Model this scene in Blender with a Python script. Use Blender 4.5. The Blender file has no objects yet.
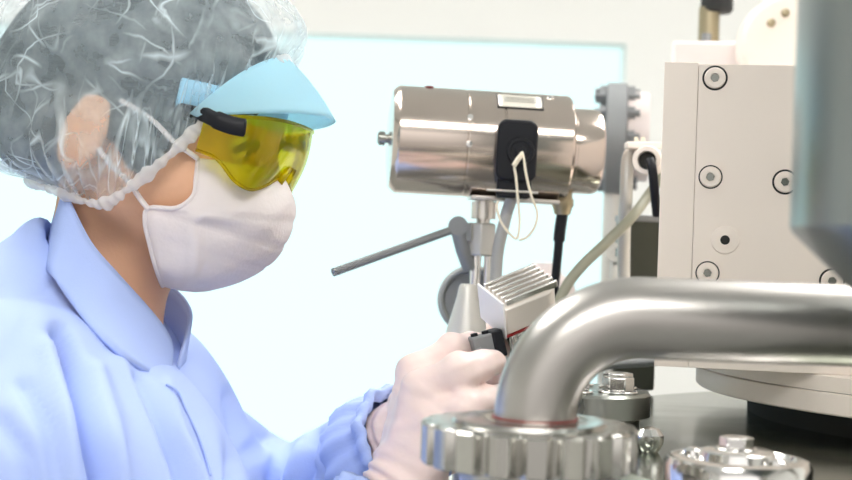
import bpy, math, random
import numpy as np
from mathutils import Vector, Matrix

random.seed(7)
rng = np.random.default_rng(7)
SC = bpy.context.scene
COL = SC.collection
PI = math.pi
F = 1420.0                      # focal length in pixels (852 wide)
CZ = 1.40                       # camera height
ROLL = math.radians(2.0)
cr, sr = math.cos(ROLL), math.sin(ROLL)

def P(px, py, d):
    """world point seen at photo pixel (px,py) at distance d along the view"""
    u, v = (px - 426.0), -(py - 240.0)
    return np.array([(u*cr - v*sr)/F*d, d, CZ + (u*sr + v*cr)/F*d])

# ------------------------------------------------------------------ materials
def mat(name, color, metallic=0.0, rough=0.5, bump=0.0, bscale=60.0, stretch=None, var=0.0,
        vscale=8.0, sss=0.0, coat=0.0, rvar=0.0, spec=0.5, detail=4.0):
    m = bpy.data.materials.new(name); m.use_nodes = True
    nt = m.node_tree; b = nt.nodes['Principled BSDF']
    b.inputs['Base Color'].default_value = (*color, 1)
    b.inputs['Metallic'].default_value = metallic
    b.inputs['Roughness'].default_value = rough
    b.inputs['Specular IOR Level'].default_value = spec
    if sss:
        b.inputs['Subsurface Weight'].default_value = sss
        b.inputs['Subsurface Radius'].default_value = (0.02, 0.008, 0.005)
    if coat:
        b.inputs['Coat Weight'].default_value = coat
    if bump or var or rvar:
        tc = nt.nodes.new('ShaderNodeTexCoord'); mp = nt.nodes.new('ShaderNodeMapping')
        nt.links.new(tc.outputs['Object'], mp.inputs['Vector'])
        if stretch: mp.inputs['Scale'].default_value = stretch
        if bump:
            n = nt.nodes.new('ShaderNodeTexNoise'); n.inputs['Scale'].default_value = bscale
            n.inputs['Detail'].default_value = detail
            nt.links.new(mp.outputs['Vector'], n.inputs['Vector'])
            bp = nt.nodes.new('ShaderNodeBump'); bp.inputs['Strength'].default_value = bump
            bp.inputs['Distance'].default_value = 0.002
            nt.links.new(n.outputs['Fac'], bp.inputs['Height'])
            nt.links.new(bp.outputs['Normal'], b.inputs['Normal'])
        if var or rvar:
            n2 = nt.nodes.new('ShaderNodeTexNoise'); n2.inputs['Scale'].default_value = vscale
            n2.inputs['Detail'].default_value = 5
            nt.links.new(mp.outputs['Vector'], n2.inputs['Vector'])
            if var:
                mx = nt.nodes.new('ShaderNodeMix'); mx.data_type = 'RGBA'
                mx.inputs[6].default_value = (*[max(0, c*(1-var)) for c in color], 1)
                mx.inputs[7].default_value = (*[min(1, c*(1+var)) for c in color], 1)
                nt.links.new(n2.outputs['Fac'], mx.inputs[0])
                nt.links.new(mx.outputs[2], b.inputs['Base Color'])
            if rvar:
                mr = nt.nodes.new('ShaderNodeMapRange')
                mr.inputs['To Min'].default_value = max(0.02, rough-rvar); mr.inputs['To Max'].default_value = rough+rvar
                nt.links.new(n2.outputs['Fac'], mr.inputs['Value'])
                nt.links.new(mr.outputs['Result'], b.inputs['Roughness'])
    return m

def emis(name, color, strength):
    m = bpy.data.materials.new(name); m.use_nodes = True
    nt = m.node_tree; nt.nodes.clear()
    o = nt.nodes.new('ShaderNodeOutputMaterial'); e = nt.nodes.new('ShaderNodeEmission')
    e.inputs['Color'].default_value = (*color, 1); e.inputs['Strength'].default_value = strength
    nt.links.new(e.outputs[0], o.inputs[0]); return m

M = {}
M['steel'] = mat('brushed_steel', (0.47, 0.45, 0.425), 1.0, 0.33, rvar=0.05, vscale=14)
M['steel_soft'] = mat('satin_steel', (0.72, 0.69, 0.65), 1.0, 0.30, bump=0.03, bscale=300, stretch=(1, 12, 12))
M['nut_steel'] = mat('machined_nut_steel', (0.50, 0.49, 0.455), 1.0, 0.20)
M['steel_bright'] = mat('polished_steel', (0.80, 0.79, 0.77), 1.0, 0.14)
M['steel_dark'] = mat('dark_steel', (0.33, 0.34, 0.31), 1.0, 0.28, rvar=0.06, vscale=20)
M['vessel'] = mat('vessel_steel', (0.27, 0.29, 0.245), 1.0, 0.20, rvar=0.12, vscale=9, var=0.18, stretch=(1, 2.5, 1))
M['hopper'] = mat('hopper_steel', (0.27, 0.29, 0.285), 1.0, 0.30, rvar=0.06, vscale=30, stretch=(4, 4, .3))
M['nickel'] = mat('nickel_plate', (0.66, 0.575, 0.51), 1.0, 0.15, bump=0.02, bscale=400, stretch=(.3, 6, 6))
M['brass'] = mat('old_brass', (0.42, 0.36, 0.24), 1.0, 0.35)
M['cast'] = mat('grey_cast_metal', (0.25, 0.26, 0.265), 0.3, 0.55, bump=.1, bscale=200)
M['cast_light'] = mat('pale_cast_metal', (0.62, 0.61, 0.57), 0.5, 0.42)
M['white_paint'] = mat('cream_enamel', (0.955, 0.86, 0.775), 0.0, 0.42, bump=0.05, bscale=160, var=0.025, vscale=14)
M['pink_paint'] = mat('pale_pink_enamel', (0.86, 0.77, 0.74), 0.0, 0.45)
M['black_plastic'] = mat('black_plastic', (0.006, 0.007, 0.011), 0.0, 0.5, spec=.3)
M['black_gap'] = mat('black_rubber_and_shade', (0.015, 0.016, 0.015), 0.0, 0.7)  # black parts, and shade painted under the plate and round screws
M['dark_box'] = mat('dark_green_grey_metal', (0.055, 0.06, 0.045), 0.4, 0.4)
M['grey_rubber'] = mat('grey_rubber', (0.30, 0.31, 0.30), 0.0, 0.5)
M['cable_grey'] = mat('grey_cable_jacket', (0.40, 0.40, 0.39), 0.0, 0.45)
M['olive_cable'] = mat('olive_cable_jacket', (0.34, 0.34, 0.26), 0.0, 0.5)
M['red'] = mat('red_gasket', (0.28, 0.02, 0.02), 0.0, 0.5)
M['thread'] = mat('cream_cord', (0.85, 0.78, 0.62), 0.0, 0.8)
M['label'] = mat('engraved_label', (0.72, 0.68, 0.60), 0.6, 0.4)
M['alu_cream'] = mat('cream_aluminium', (0.86, 0.80, 0.73), 0.35, 0.28)
M['alu'] = mat('cast_aluminium', (0.86, 0.84, 0.82), 1.0, 0.20)
M['skin'] = mat('skin', (0.74, 0.42, 0.26), 0.0, 0.48, bump=0.12, bscale=420, var=0.06, vscale=35, sss=0.06)
M['lip'] = mat('lip_skin', (0.6, 0.25, 0.2), 0, .4)
M['hair'] = mat('dark_hair', (0.010, 0.030, 0.042), 0.0, 0.5, bump=0.6, bscale=70, stretch=(1, 6, 6))
M['gown'] = mat('blue_gown_cotton', (0.41, 0.52, 0.87), 0.0, 0.85, bump=0.10, bscale=700, spec=0.15)
M['thread_blue'] = mat('blue_stitching', (0.35, 0.455, 0.82), 0.0, 0.9)
M['glove'] = mat('thin_latex_glove', (0.87, 0.70, 0.66), 0.0, 0.42, bump=0.25, bscale=120, sss=0.08, var=.03, vscale=40)
M['visor_band'] = mat('blue_headband', (0.30, 0.62, 0.85), 0.0, 0.5)
M['wall'] = mat('white_wall_paint', (0.86, 0.855, 0.82), 0, 0.8, bump=.05, bscale=90)
M['wall_warm'] = mat('cream_wall_panel', (0.88, 0.89, 0.76), 0, 0.7)
M['ceil'] = mat('ceiling_paint', (0.90, 0.90, 0.90), 0, 0.8, bump=.05, bscale=60)
M['floor'] = mat('grey_vinyl_floor', (0.30, 0.31, 0.30), 0, 0.4, var=.05, vscale=5)
M['frame'] = mat('window_frame_paint', (0.85, 0.85, 0.84), 0, .5)
M['trouser'] = mat('white_trousers', (.8, .82, .85), 0, .8)
M['eye_white'] = mat('eye', (.8, .78, .75), 0, .2)
M['iris'] = mat('iris', (.03, .018, .01), 0, .15)

def cloth_thin(name, color, alpha, transl, crease=0.0, crease_gain=0.5, rough_bump=0.25):
    """thin sheet: part of the light passes straight through, part is scattered on both sides"""
    m = bpy.data.materials.new(name); m.use_nodes = True
    nt = m.node_tree; nt.nodes.clear(); L = nt.links
    N = nt.nodes.new
    out = N('ShaderNodeOutputMaterial')
    tr = N('ShaderNodeBsdfTransparent'); df = N('ShaderNodeBsdfDiffuse'); tl = N('ShaderNodeBsdfTranslucent')
    df.inputs['Color'].default_value = (*color, 1); tl.inputs['Color'].default_value = (*color, 1)
    a = N('ShaderNodeMixShader'); a.inputs[0].default_value = transl
    L.new(df.outputs[0], a.inputs[1]); L.new(tl.outputs[0], a.inputs[2])
    b = N('ShaderNodeMixShader'); b.inputs[0].default_value = alpha
    L.new(tr.outputs[0], b.inputs[1]); L.new(a.outputs[0], b.inputs[2])
    L.new(b.outputs[0], out.inputs[0])
    tc = N('ShaderNodeTexCoord')
    nz = N('ShaderNodeTexNoise'); nz.inputs['Scale'].default_value = 260; nz.inputs['Detail'].default_value = 3
    L.new(tc.outputs['Object'], nz.inputs['Vector'])
    bp = N('ShaderNodeBump'); bp.inputs['Strength'].default_value = rough_bump; bp.inputs['Distance'].default_value = .001
    L.new(nz.outputs['Fac'], bp.inputs['Height'])
    L.new(bp.outputs[0], df.inputs['Normal']); L.new(bp.outputs[0], tl.inputs['Normal'])
    if crease:
        # straight crumple lines where the sheet is folded double and so more opaque
        tot = None
        for sc, st, rot in ((26, (1, .06, 1), (.9, .3, .1)), (30, (1, 1, .05), (.5, .0, .4)), (24, (.06, 1, 1), (.2, .6, .3)),
                            (30, (1, 1, .06), (-.2, -.9, .2)), (26, (.05, 1, 1), (.3, -.5, .8)), (34, (1, 1, .05), (.1, .35, .9)), (30, (1, 1, .05), (.2, 1.2, .3))):
            mp = N('ShaderNodeMapping'); mp.vector_type = 'TEXTURE'
            mp.inputs['Scale'].default_value = tuple(1/q for q in st); mp.inputs['Rotation'].default_value = rot
            mp.inputs['Location'].default_value = (sc*.37, sc*.11, sc*.53)
            L.new(tc.outputs['Object'], mp.inputs['Vector'])
            nd = N('ShaderNodeTexNoise'); nd.inputs['Scale'].default_value = sc; nd.inputs['Detail'].default_value = 0
            L.new(mp.outputs[0], nd.inputs['Vector'])
            m1 = N('ShaderNodeMath'); m1.operation = 'SUBTRACT'; m1.inputs[1].default_value = .5; L.new(nd.outputs['Fac'], m1.inputs[0])
            m2 = N('ShaderNodeMath'); m2.operation = 'ABSOLUTE'; L.new(m1.outputs[0], m2.inputs[0])
            mr = N('ShaderNodeMapRange'); mr.inputs['From Min'].default_value = 0; mr.inputs['From Max'].default_value = .017
            mr.inputs['To Min'].default_value = 1; mr.inputs['To Max'].default_value = 0
            L.new(m2.outputs[0], mr.inputs['Value'])
            nb = N('ShaderNodeTexNoise'); nb.inputs['Scale'].default_value = sc*.9; nb.inputs['Detail'].default_value = 1
            L.new(tc.outputs['Object'], nb.inputs['Vector'])
            mb = N('ShaderNodeMapRange'); mb.inputs['From Min'].default_value = .47; mb.inputs['From Max'].default_value = .66
            L.new(nb.outputs['Fac'], mb.inputs['Value'])
            mu = N('ShaderNodeMath'); mu.operation = 'MULTIPLY'
            L.new(mr.outputs[0], mu.inputs[0]); L.new(mb.outputs[0], mu.inputs[1])
            if tot is None: tot = mu
            else:
                mx = N('ShaderNodeMath'); mx.operation = 'MAXIMUM'
                L.new(tot.outputs[0], mx.inputs[0]); L.new(mu.outputs[0], mx.inputs[1]); tot = mx
        # fibrous unevenness of the non-woven sheet
        nf = N('ShaderNodeTexNoise'); nf.inputs['Scale'].default_value = 42; nf.inputs['Detail'].default_value = 6
        L.new(tc.outputs['Object'], nf.inputs['Vector'])
        mf = N('ShaderNodeMapRange'); mf.inputs['From Min'].default_value = .3; mf.inputs['From Max'].default_value = .7
        mf.inputs['To Min'].default_value = alpha-.16; mf.inputs['To Max'].default_value = alpha+.16
        L.new(nf.outputs['Fac'], mf.inputs['Value'])
        ma = N('ShaderNodeMath'); ma.operation = 'MULTIPLY_ADD'; ma.inputs[1].default_value = crease_gain; ma.use_clamp = True
        L.new(tot.outputs[0], ma.inputs[0]); L.new(mf.outputs[0], ma.inputs[2])
        L.new(ma.outputs[0], b.inputs[0])
    return m

M['cap'] = cloth_thin('white_nonwoven_cap', (0.84, 0.95, 0.99), 0.30, 0.35, crease=1, crease_gain=.60)
M['cap_hem'] = cloth_thin('white_nonwoven_hem', (0.95, 0.94, 0.93), 0.62, 0.35)
M['mask'] = cloth_thin('white_mask_cloth', (0.985, 0.945, 0.94), 1.0, 0.42, rough_bump=.35)
M['visor'] = cloth_thin('blue_visor_foam', (0.62, 0.89, 0.99), 1.0, 0.55, rough_bump=.1)

def lens_mat():
    m = bpy.data.materials.new('yellow_lens'); m.use_nodes = True
    nt = m.node_tree; nt.nodes.clear(); L = nt.links; N = nt.nodes.new
    out = N('ShaderNodeOutputMaterial')
    tr = N('ShaderNodeBsdfTransparent'); tr.inputs['Color'].default_value = (1.0, 0.92, 0.05, 1)
    df = N('ShaderNodeBsdfTranslucent'); df.inputs['Color'].default_value = (1.0, 0.88, 0.02, 1)
    gl = N('ShaderNodeBsdfGlossy'); gl.inputs['Roughness'].default_value = 0.06
    gl.inputs['Color'].default_value = (1, 0.95, 0.55, 1)
    a = N('ShaderNodeMixShader'); a.inputs[0].default_value = .45
    L.new(tr.outputs[0], a.inputs[1]); L.new(df.outputs[0], a.inputs[2])
    fr = N('ShaderNodeFresnel'); fr.inputs['IOR'].default_value = 1.45
    b = N('ShaderNodeMixShader')
    L.new(fr.outputs[0], b.inputs[0]); L.new(a.outputs[0], b.inputs[1]); L.new(gl.outputs[0], b.inputs[2])
    L.new(b.outputs[0], out.inputs[0]); return m
M['lens'] = lens_mat()

# ------------------------------------------------------------------ mesh helpers
def nrm(v):
    v = np.asarray(v, float); return v/np.linalg.norm(v)

def frame(axis, hint=(0, 0, 1)):
    a = nrm(axis); h = np.asarray(hint, float)
    if abs(np.dot(a, nrm(h))) > .97: h = np.array([1., 0, 0]) if abs(a[0]) < .9 else np.array([0, 1., 0])
    b = nrm(np.cross(h, a)); c = np.cross(a, b)
    return a, b, c

class MB:
    """collects vertices and faces; build() links them as one mesh object"""
    def __init__(s): s.v = []; s.f = []
    def add(s, v, f):
        o = len(s.v); s.v += [tuple(map(float, p)) for p in v]; s.f += [tuple(i+o for i in q) for q in f]; return s
    def grid(s, G, closed_u=False, closed_v=False):
        G = np.asarray(G, float); n, m = G.shape[:2]
        f = []
        for i in range(n if closed_u else n-1):
            for j in range(m if closed_v else m-1):
                a, b = i, (i+1) % n; c, d = j, (j+1) % m
                f.append((a*m+c, b*m+c, b*m+d, a*m+d))
        return s.add(G.reshape(-1, 3), f)
    def lathe(s, prof, org, axis=(0, 0, 1), seg=48, rfun=None):
        """prof: list of (t along axis, radius); closed with caps at zero radius"""
        a, b, c = frame(axis); org = np.asarray(org, float)
        v = []; f = []; rings = []
        for t, r in prof:
            if r < 1e-7:
                rings.append([len(v)]); v.append(org+a*t)
            else:
                idx = []
                for k in range(seg):
                    th = 2*PI*k/seg; rr = rfun(r, th, t) if rfun else r
                    idx.append(len(v)); v.append(org+a*t+(b*math.cos(th)+c*math.sin(th))*rr)
                rings.append(idx)
        for A, B in zip(rings[:-1], rings[1:]):
            for k in range(seg):
                k2 = (k+1) % seg
                if len(A) == 1 and len(B) == 1: continue
                if len(A) == 1: f.append((A[0], B[k2], B[k]))
                elif len(B) == 1: f.append((A[k], A[k2], B[0]))
                else: f.append((A[k], A[k2], B[k2], B[k]))
        return s.add(v, f)
    def tube(s, pts, rad, seg=12, caps=True, flat=1.0):
        pts = [np.asarray(p, float) for p in pts]; n = len(pts)
        rad = rad if hasattr(rad, '__len__') else [rad]*n
        v = []; f = []
        t0 = nrm(pts[1]-pts[0]); _, b, c = frame(t0)
        for i, p in enumerate(pts):
            t = nrm(pts[min(i+1, n-1)]-pts[max(i-1, 0)])
            b = nrm(b-np.dot(b, t)*t); c = np.cross(t, b)
            for k in range(seg):
                th = 2*PI*k/seg; v.append(p+(b*math.cos(th)*flat+c*math.sin(th))*rad[i])
        for i in range(n-1):
            for k in range(seg):
                k2 = (k+1) % seg; f.append((i*seg+k, i*seg+k2, (i+1)*seg+k2, (i+1)*seg+k))
        if caps:
            f.append(tuple(range(seg-1, -1, -1))); f.append(tuple((n-1)*seg+k for k in range(seg)))
        return s.add(v, f)
    def box(s, c, size, ax=None):
        c = np.asarray(c, float); hx, hy, hz = [q/2 for q in size]
        R = np.eye(3) if ax is None else np.asarray(ax).T      # rows of ax are the box axes
        v = [c+R@np.array([x*hx, y*hy, z*hz]) for x in (-1, 1) for y in (-1, 1) for z in (-1, 1)]
        return s.add(v, [(0, 1, 3, 2), (4, 6, 7, 5), (0, 4, 5, 1), (2, 3, 7, 6), (0, 2, 6, 4), (1, 5, 7, 3)])
    def prism(s, poly, org, ax_u, ax_v, ax_w, h):
        """polygon in (u,v) extruded by h along w"""
        org = np.asarray(org, float); n = len(poly)
        lo = [org+np.asarray(ax_u)*a+np.asarray(ax_v)*b for a, b in poly]
        hi = [p+np.asarray(ax_w)*h for p in lo]
        f = [tuple(range(n-1, -1, -1)), tuple(n+k for k in range(n))]
        f += [(k, (k+1) % n, n+(k+1) % n, n+k) for k in range(n)]
        return s.add(lo+hi, f)
    def build(s, name, material, parent=None, smooth=35, bevel=0.0, bseg=2, solid=0.0, sub=0):
        me = bpy.data.meshes.new(name); 
        loc = np.zeros(3)
        if parent is not None: loc = np.array(world_loc(parent))
        me.from_pydata([tuple(np.asarray(p)-loc) for p in s.v], [], s.f); me.update()
        fix_normals(me)
        if smooth:
            me.polygons.foreach_set('use_smooth', [True]*len(me.polygons))
            me.set_sharp_from_angle(angle=math.radians(smooth))
        me.materials.append(M[material] if isinstance(material, str) else material)
        o = bpy.data.objects.new(name, me); COL.objects.link(o)
        if parent is not None: o.parent = parent
        if solid:
            md = o.modifiers.new('thickness', 'SOLIDIFY'); md.thickness = solid; md.offset = 0
        if sub:
            md = o.modifiers.new('smooth', 'SUBSURF'); md.levels = sub; md.render_levels = sub
        if bevel:
            md = o.modifiers.new('bevel', 'BEVEL'); md.width = bevel; md.segments = bseg; md.limit_method = 'ANGLE'
            md.angle_limit = math.radians(40)
        return o

def world_loc(o):
    l = np.zeros(3)
    while o is not None:
        l = l+np.array(o.location); o = o.parent
    return l

def fix_normals(me):
    import bmesh
    bm = bmesh.new(); bm.from_mesh(me)
    bmesh.ops.recalc_face_normals(bm, faces=bm.faces[:]); bm.to_mesh(me); bm.free()

def tag(o, label=None, cat=None, group=None, kind=None):
    if label: o['label'] = label
    if cat: o['category'] = cat
    if group: o['group'] = group
    if kind: o['kind'] = kind
    return o

def thing(name, loc, label, cat, group=None):
    o = bpy.data.objects.new(name, None); COL.objects.link(o)
    o.location = tuple(map(float, loc)); o.empty_display_size = .02
    return tag(o, label, cat, group)

def catmull(pts, n=8, closed=False):
    pts = [np.asarray(p, float) for p in pts]; N = len(pts); out = []
    for i in range(N if closed else N-1):
        g = (lambda k: pts[k % N]) if closed else (lambda k: pts[min(max(k, 0), N-1)])
        p0, p1, p2, p3 = g(i-1), g(i), g(i+1), g(i+2)
        for k in range(n):
            t = k/n
            out.append(.5*((2*p1)+(-p0+p2)*t+(2*p0-5*p1+4*p2-p3)*t*t+(-p0+3*p1-3*p2+p3)*t**3))
    if not closed: out.append(pts[-1])
    return out

def hexagon(r, rot=0): return [(r*math.cos(PI/3*k+rot), r*math.sin(PI/3*k+rot)) for k in range(6)]

def hex_bolt(name, parent, org, axis, r, h, material='steel_bright', washer=True):
    a, b, c = frame(axis); org = np.asarray(org, float)
    m = MB()
    if washer: m.lathe([(0, 0), (0, r*1.25), (h*.18, r*1.25), (h*.18, 0)], org, a, 24)
    m.prism(hexagon(r, .3), org+a*(h*.18 if washer else 0), b, c, a, h)
    return m.build(name, material, parent, bevel=r*.1)

# ------------------------------------------------------------------ signed distance bodies
class SDF:
    def __init__(s, lo, hi, h):
        s.lo = np.asarray(lo, float); s.h = h
        s.n = np.ceil((np.asarray(hi)-s.lo)/h).astype(int)+1
        s.D = np.full(s.n, 1.0, np.float32)
    def _blk(s, lo, hi, pad):
        a = np.clip(np.floor((np.asarray(lo)-pad-s.lo)/s.h).astype(int), 0, s.n)
        b = np.clip(np.ceil((np.asarray(hi)+pad-s.lo)/s.h).astype(int)+1, 0, s.n)
        if np.any(b <= a): return None, None
        g = [(s.lo[i]+s.h*np.arange(a[i], b[i])).astype(np.float32) for i in range(3)]
        X = np.stack(np.meshgrid(*g, indexing='ij'), -1)
        return tuple(slice(a[i], b[i]) for i in range(3)), X
    def _mix(s, sl, d, k, mode):
        A = s.D[sl]
        if mode == 'sub':
            d = -d
            if k > 0:
                h = np.clip(.5-.5*(A-d)/k, 0, 1); s.D[sl] = A*(1-h)+d*h+k*h*(1-h)
            else: s.D[sl] = np.maximum(A, d)
        else:
            if k > 0:
                h = np.clip(.5+.5*(A-d)/k, 0, 1); s.D[sl] = A*(1-h)+d*h-k*h*(1-h)
            else: s.D[sl] = np.minimum(A, d)
    def ell(s, c, r, R=None, k=.01, mode='add'):
        c = np.asarray(c, float); r = np.asarray(r, float); m = r.max()
        sl, X = s._blk(c-m, c+m, k+2*s.h+.004)
        if sl is None: return
        q = X-c.astype(np.float32)
        if R is not None: q = q@np.asarray(R, np.float32)          # columns of R = local axes
        k0 = np.linalg.norm(q/r.astype(np.float32), axis=-1); k1 = np.linalg.norm(q/(r*r).astype(np.float32), axis=-1)+1e-9
        s._mix(sl, (k0*(k0-1)/k1).astype(np.float32), k, mode)
    def cone(s, a, b, ra, rb, k=.01, mode='add', squash=None):
        a = np.asarray(a, float); b = np.asarray(b, float); m = max(ra, rb)
        sl, X = s._blk(np.minimum(a, b)-m, np.maximum(a, b)+m, k+2*s.h+.004)
        if sl is None: return
        ab = (b-a); L2 = float(ab@ab)
        t = np.clip((X-a.astype(np.float32))@(ab/L2).astype(np.float32), 0, 1)
        q = X-a.astype(np.float32)-t[..., None]*ab.astype(np.float32)
        d = np.linalg.norm(q, axis=-1)-(ra+(rb-ra)*t)
        s._mix(sl, d.astype(np.float32), k, mode)
    def chain(s, pts, rads, k=.01, k0=None):
        for i in range(len(pts)-1):
            s.cone(pts[i], pts[i+1], rads[i], rads[i+1], k if (i or k0 is None) else k0)
    def mesh(s):
        D = s.D; S = D < 0; n = s.n
        c = [S[i:n[0]-1+i, j:n[1]-1+j, k:n[2]-1+k] for i in (0, 1) for j in (0, 1) for k in (0, 1)]
        cnt = sum(x.astype(np.int8) for x in c)
        mask = (cnt > 0) & (cnt < 8)
        ids = np.argwhere(mask)
        idx = np.full(mask.shape, -1, np.int64); idx[mask] = np.arange(len(ids))
        acc = np.zeros((len(ids), 3)); w = np.zeros(len(ids))
        cor = [(i, j, k) for i in (0, 1) for j in (0, 1) for k in (0, 1)]
        for A in cor:
            for ax in range(3):
                if A[ax]: continue
                B = list(A); B[ax] = 1
                da = D[ids[:, 0]+A[0], ids[:, 1]+A[1], ids[:, 2]+A[2]]; db = D[ids[:, 0]+B[0], ids[:, 1]+B[1], ids[:, 2]+B[2]]
                x = (da < 0) != (db < 0)
                t = np.clip(np.where(x, da/np.where(x, da-db, 1), 0), 0, 1)
                p = np.tile(np.array(A, float), (len(ids), 1)); p[:, ax] += t
                acc[x] += p[x]; w[x] += 1
        V = s.lo+s.h*(ids+acc/w[:, None])
        faces = []
        for ax in range(3):
            o1, o2 = [(1, 2), (2, 0), (0, 1)][ax]
            sa = [slice(0, n[i]) for i in range(3)]; sb = list(sa)
            sa[ax] = slice(0, n[ax]-1); sb[ax] = slice(1, n[ax])
            E = S[tuple(sa)] != S[tuple(sb)]
            e = np.argwhere(E)
            e = e[(e[:, o1] > 0) & (e[:, o2] > 0) & (e[:, o1] < n[o1]-1) & (e[:, o2] < n[o2]-1)]
            def cell(d1, d2):
                q = e.copy(); q[:, o1] += d1; q[:, o2] += d2
                return idx[q[:, 0], q[:, 1], q[:, 2]]
            quad = np.stack([cell(-1, -1), cell(0, -1), cell(0, 0), cell(-1, 0)], 1)
            ins = S[e[:, 0], e[:, 1], e[:, 2]]
            quad[~ins] = quad[~ins][:, ::-1]
            faces.append(quad)
        return V, np.concatenate(faces)

def vnormals(V, Q):
    n = np.cross(V[Q[:, 2]]-V[Q[:, 0]], V[Q[:, 3]]-V[Q[:, 1]])
    N = np.zeros_like(V)
    for k in range(4): np.add.at(N, Q[:, k], n)
    return N/(np.linalg.norm(N, axis=1, keepdims=True)+1e-12)

def smooth_v(V, Q, it=2, lam=.5):
    for _ in range(it):
        acc = np.zeros_like(V); w = np.zeros(len(V))
        for a, b in ((0, 1), (1, 2), (2, 3), (3, 0)):
            np.add.at(acc, Q[:, a], V[Q[:, b]]); np.add.at(acc, Q[:, b], V[Q[:, a]])
            np.add.at(w, Q[:, a], 1); np.add.at(w, Q[:, b], 1)
        V = V*(1-lam)+lam*acc/w[:, None]
    return V

def raw_obj(name, V, Q, material, parent):
    me = bpy.data.meshes.new(name); loc = world_loc(parent) if parent else np.zeros(3)
    V = V-loc
    me.vertices.add(len(V)); me.vertices.foreach_set('co', V.astype(np.float32).ravel())
    me.loops.add(len(Q)*4); me.loops.foreach_set('vertex_index', Q.astype(np.int32).ravel())
    me.polygons.add(len(Q)); me.polygons.foreach_set('loop_start', np.arange(0, len(Q)*4, 4, dtype=np.int32))
    me.update(calc_edges=True); me.validate()
    me.polygons.foreach_set('use_smooth', [True]*len(me.polygons))
    me.materials.append(M[material])
    o = bpy.data.objects.new(name, me); COL.objects.link(o); o.parent = parent
    return o

def project(V):
    x, d, z = V[:, 0], V[:, 1], V[:, 2]-CZ
    u = (x*cr+z*sr)/d*F; v = (-x*sr+z*cr)/d*F
    return np.stack([426+u, 240-v], 1)

def seg_dist(p, poly):
    best = np.full(len(p), 1e9)
    for a, b in zip(poly[:-1], poly[1:]):
        a = np.array(a, float); b = np.array(b, float); ab = b-a
        t = np.clip(((p-a)@ab)/(ab@ab), 0, 1)
        best = np.minimum(best, np.linalg.norm(p-a-t[:, None]*ab, axis=1))
    return best

# ================================================================== SETTING
def struct(name, mb, material, parent=None, **kw):
    o = mb.build(name, material, parent, **kw)
    if parent is None: o['kind'] = 'structure'
    return o

YB, XL, XR, ZC, YF = 3.3, -2.6, 2.4, 2.7, -2.6
struct('floor', MB().box((-.1, (YB+YF)/2, -.05), (5.4, YB-YF+.4, .1)), 'floor', smooth=0)
struct('ceiling', MB().box((-.1, (YB+YF)/2, ZC+.05), (5.4, YB-YF+.4, .1)), 'ceil', smooth=0)
# rear wall with a wide window opening
wx0, wx1, wz0, wz1 = -1.95, .45, .85, 1.872
wb = MB()
wb.box((0-.1, YB+.08, (wz1+ZC)/2), (5.4, .16, ZC-wz1))
wb.box((0-.1, YB+.08, wz0/2), (5.4, .16, wz0))
wb.box(((wx1+XR+.2)/2, YB+.08, (wz0+wz1)/2), (XR+.2-wx1, .16, wz1-wz0))
wb.box(((wx0+XL-.2)/2, YB+.08, (wz0+wz1)/2), (wx0-XL+.2, .16, wz1-wz0))
struct('wall_back', wb, 'wall', smooth=0)
struct('wall_left', MB().box((XL-.05, (YB+YF)/2, ZC/2), (.1, YB-YF+.2, ZC)), 'wall', smooth=0)
struct('wall_right', MB().box((XR+.05, (YB+YF)/2, ZC/2), (.1, YB-YF+.2, ZC)), 'wall', smooth=0)
M['pane'] = emis('daylight_behind_frosted_glass', (.715, 1.0, 1.0), 1.10)
win = struct('window_1', MB().box(((wx0+wx1)/2, YB+.10, (wz0+wz1)/2), (wx1-wx0, .02, wz1-wz0)), 'pane', smooth=0)
struct('baseboard_back', MB().box((-.1, YB-.008, .05), (5.0, .016, .1)), 'frame', smooth=0)

# added light panels on the unseen ceiling, for brightness and metal highlights
def added_light_panel(x, y, sx, sy, watts, label):
    t = thing('added_ceiling_light', (x, y, ZC), label, 'ceiling light', 'added light panels')
    MB().box((x, y, ZC-.02), (sx+.06, sy+.06, .04)).build('frame', 'frame', t, smooth=0)
    MB().box((x, y, ZC-.045), (sx, sy, .01)).build('diffuser', emis('added_panel_glow', (1, .98, .95), watts), t, smooth=0)
added_light_panel(-.9, 1.6, .5, 1.2, 14, 'added light panel over the worker')
added_light_panel(.9, 1.6, .5, 1.2, 14, 'added light panel over the machine')
added_light_panel(0, -.7, 1.6, .45, 16, 'added light panel in front of the machine')

w = bpy.data.worlds.new('room_light'); SC.world = w; w.use_nodes = True
nt = w.node_tree; bg = nt.nodes['Background']
tc = nt.nodes.new('ShaderNodeTexCoord'); sx_ = nt.nodes.new('ShaderNodeSeparateXYZ'); rp_ = nt.nodes.new('ShaderNodeValToRGB')
nt.links.new(tc.outputs['Generated'], sx_.inputs[0]); nt.links.new(sx_.outputs['Z'], rp_.inputs['Fac'])
mr_ = nt.nodes.new('ShaderNodeMapRange'); mr_.inputs['From Min'].default_value = -1
nt.links.new(sx_.outputs['Z'], mr_.inputs['Value']); nt.links.new(mr_.outputs[0], rp_.inputs['Fac'])
e0, e1 = rp_.color_ramp.elements
e0.position = .40; e0.color = (.44, .42, .40, 1); e1.position = .62; e1.color = (1, .965, .935, 1)
nt.links.new(rp_.outputs[0], bg.inputs['Color']); bg.inputs['Strength'].default_value = 1.18

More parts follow.
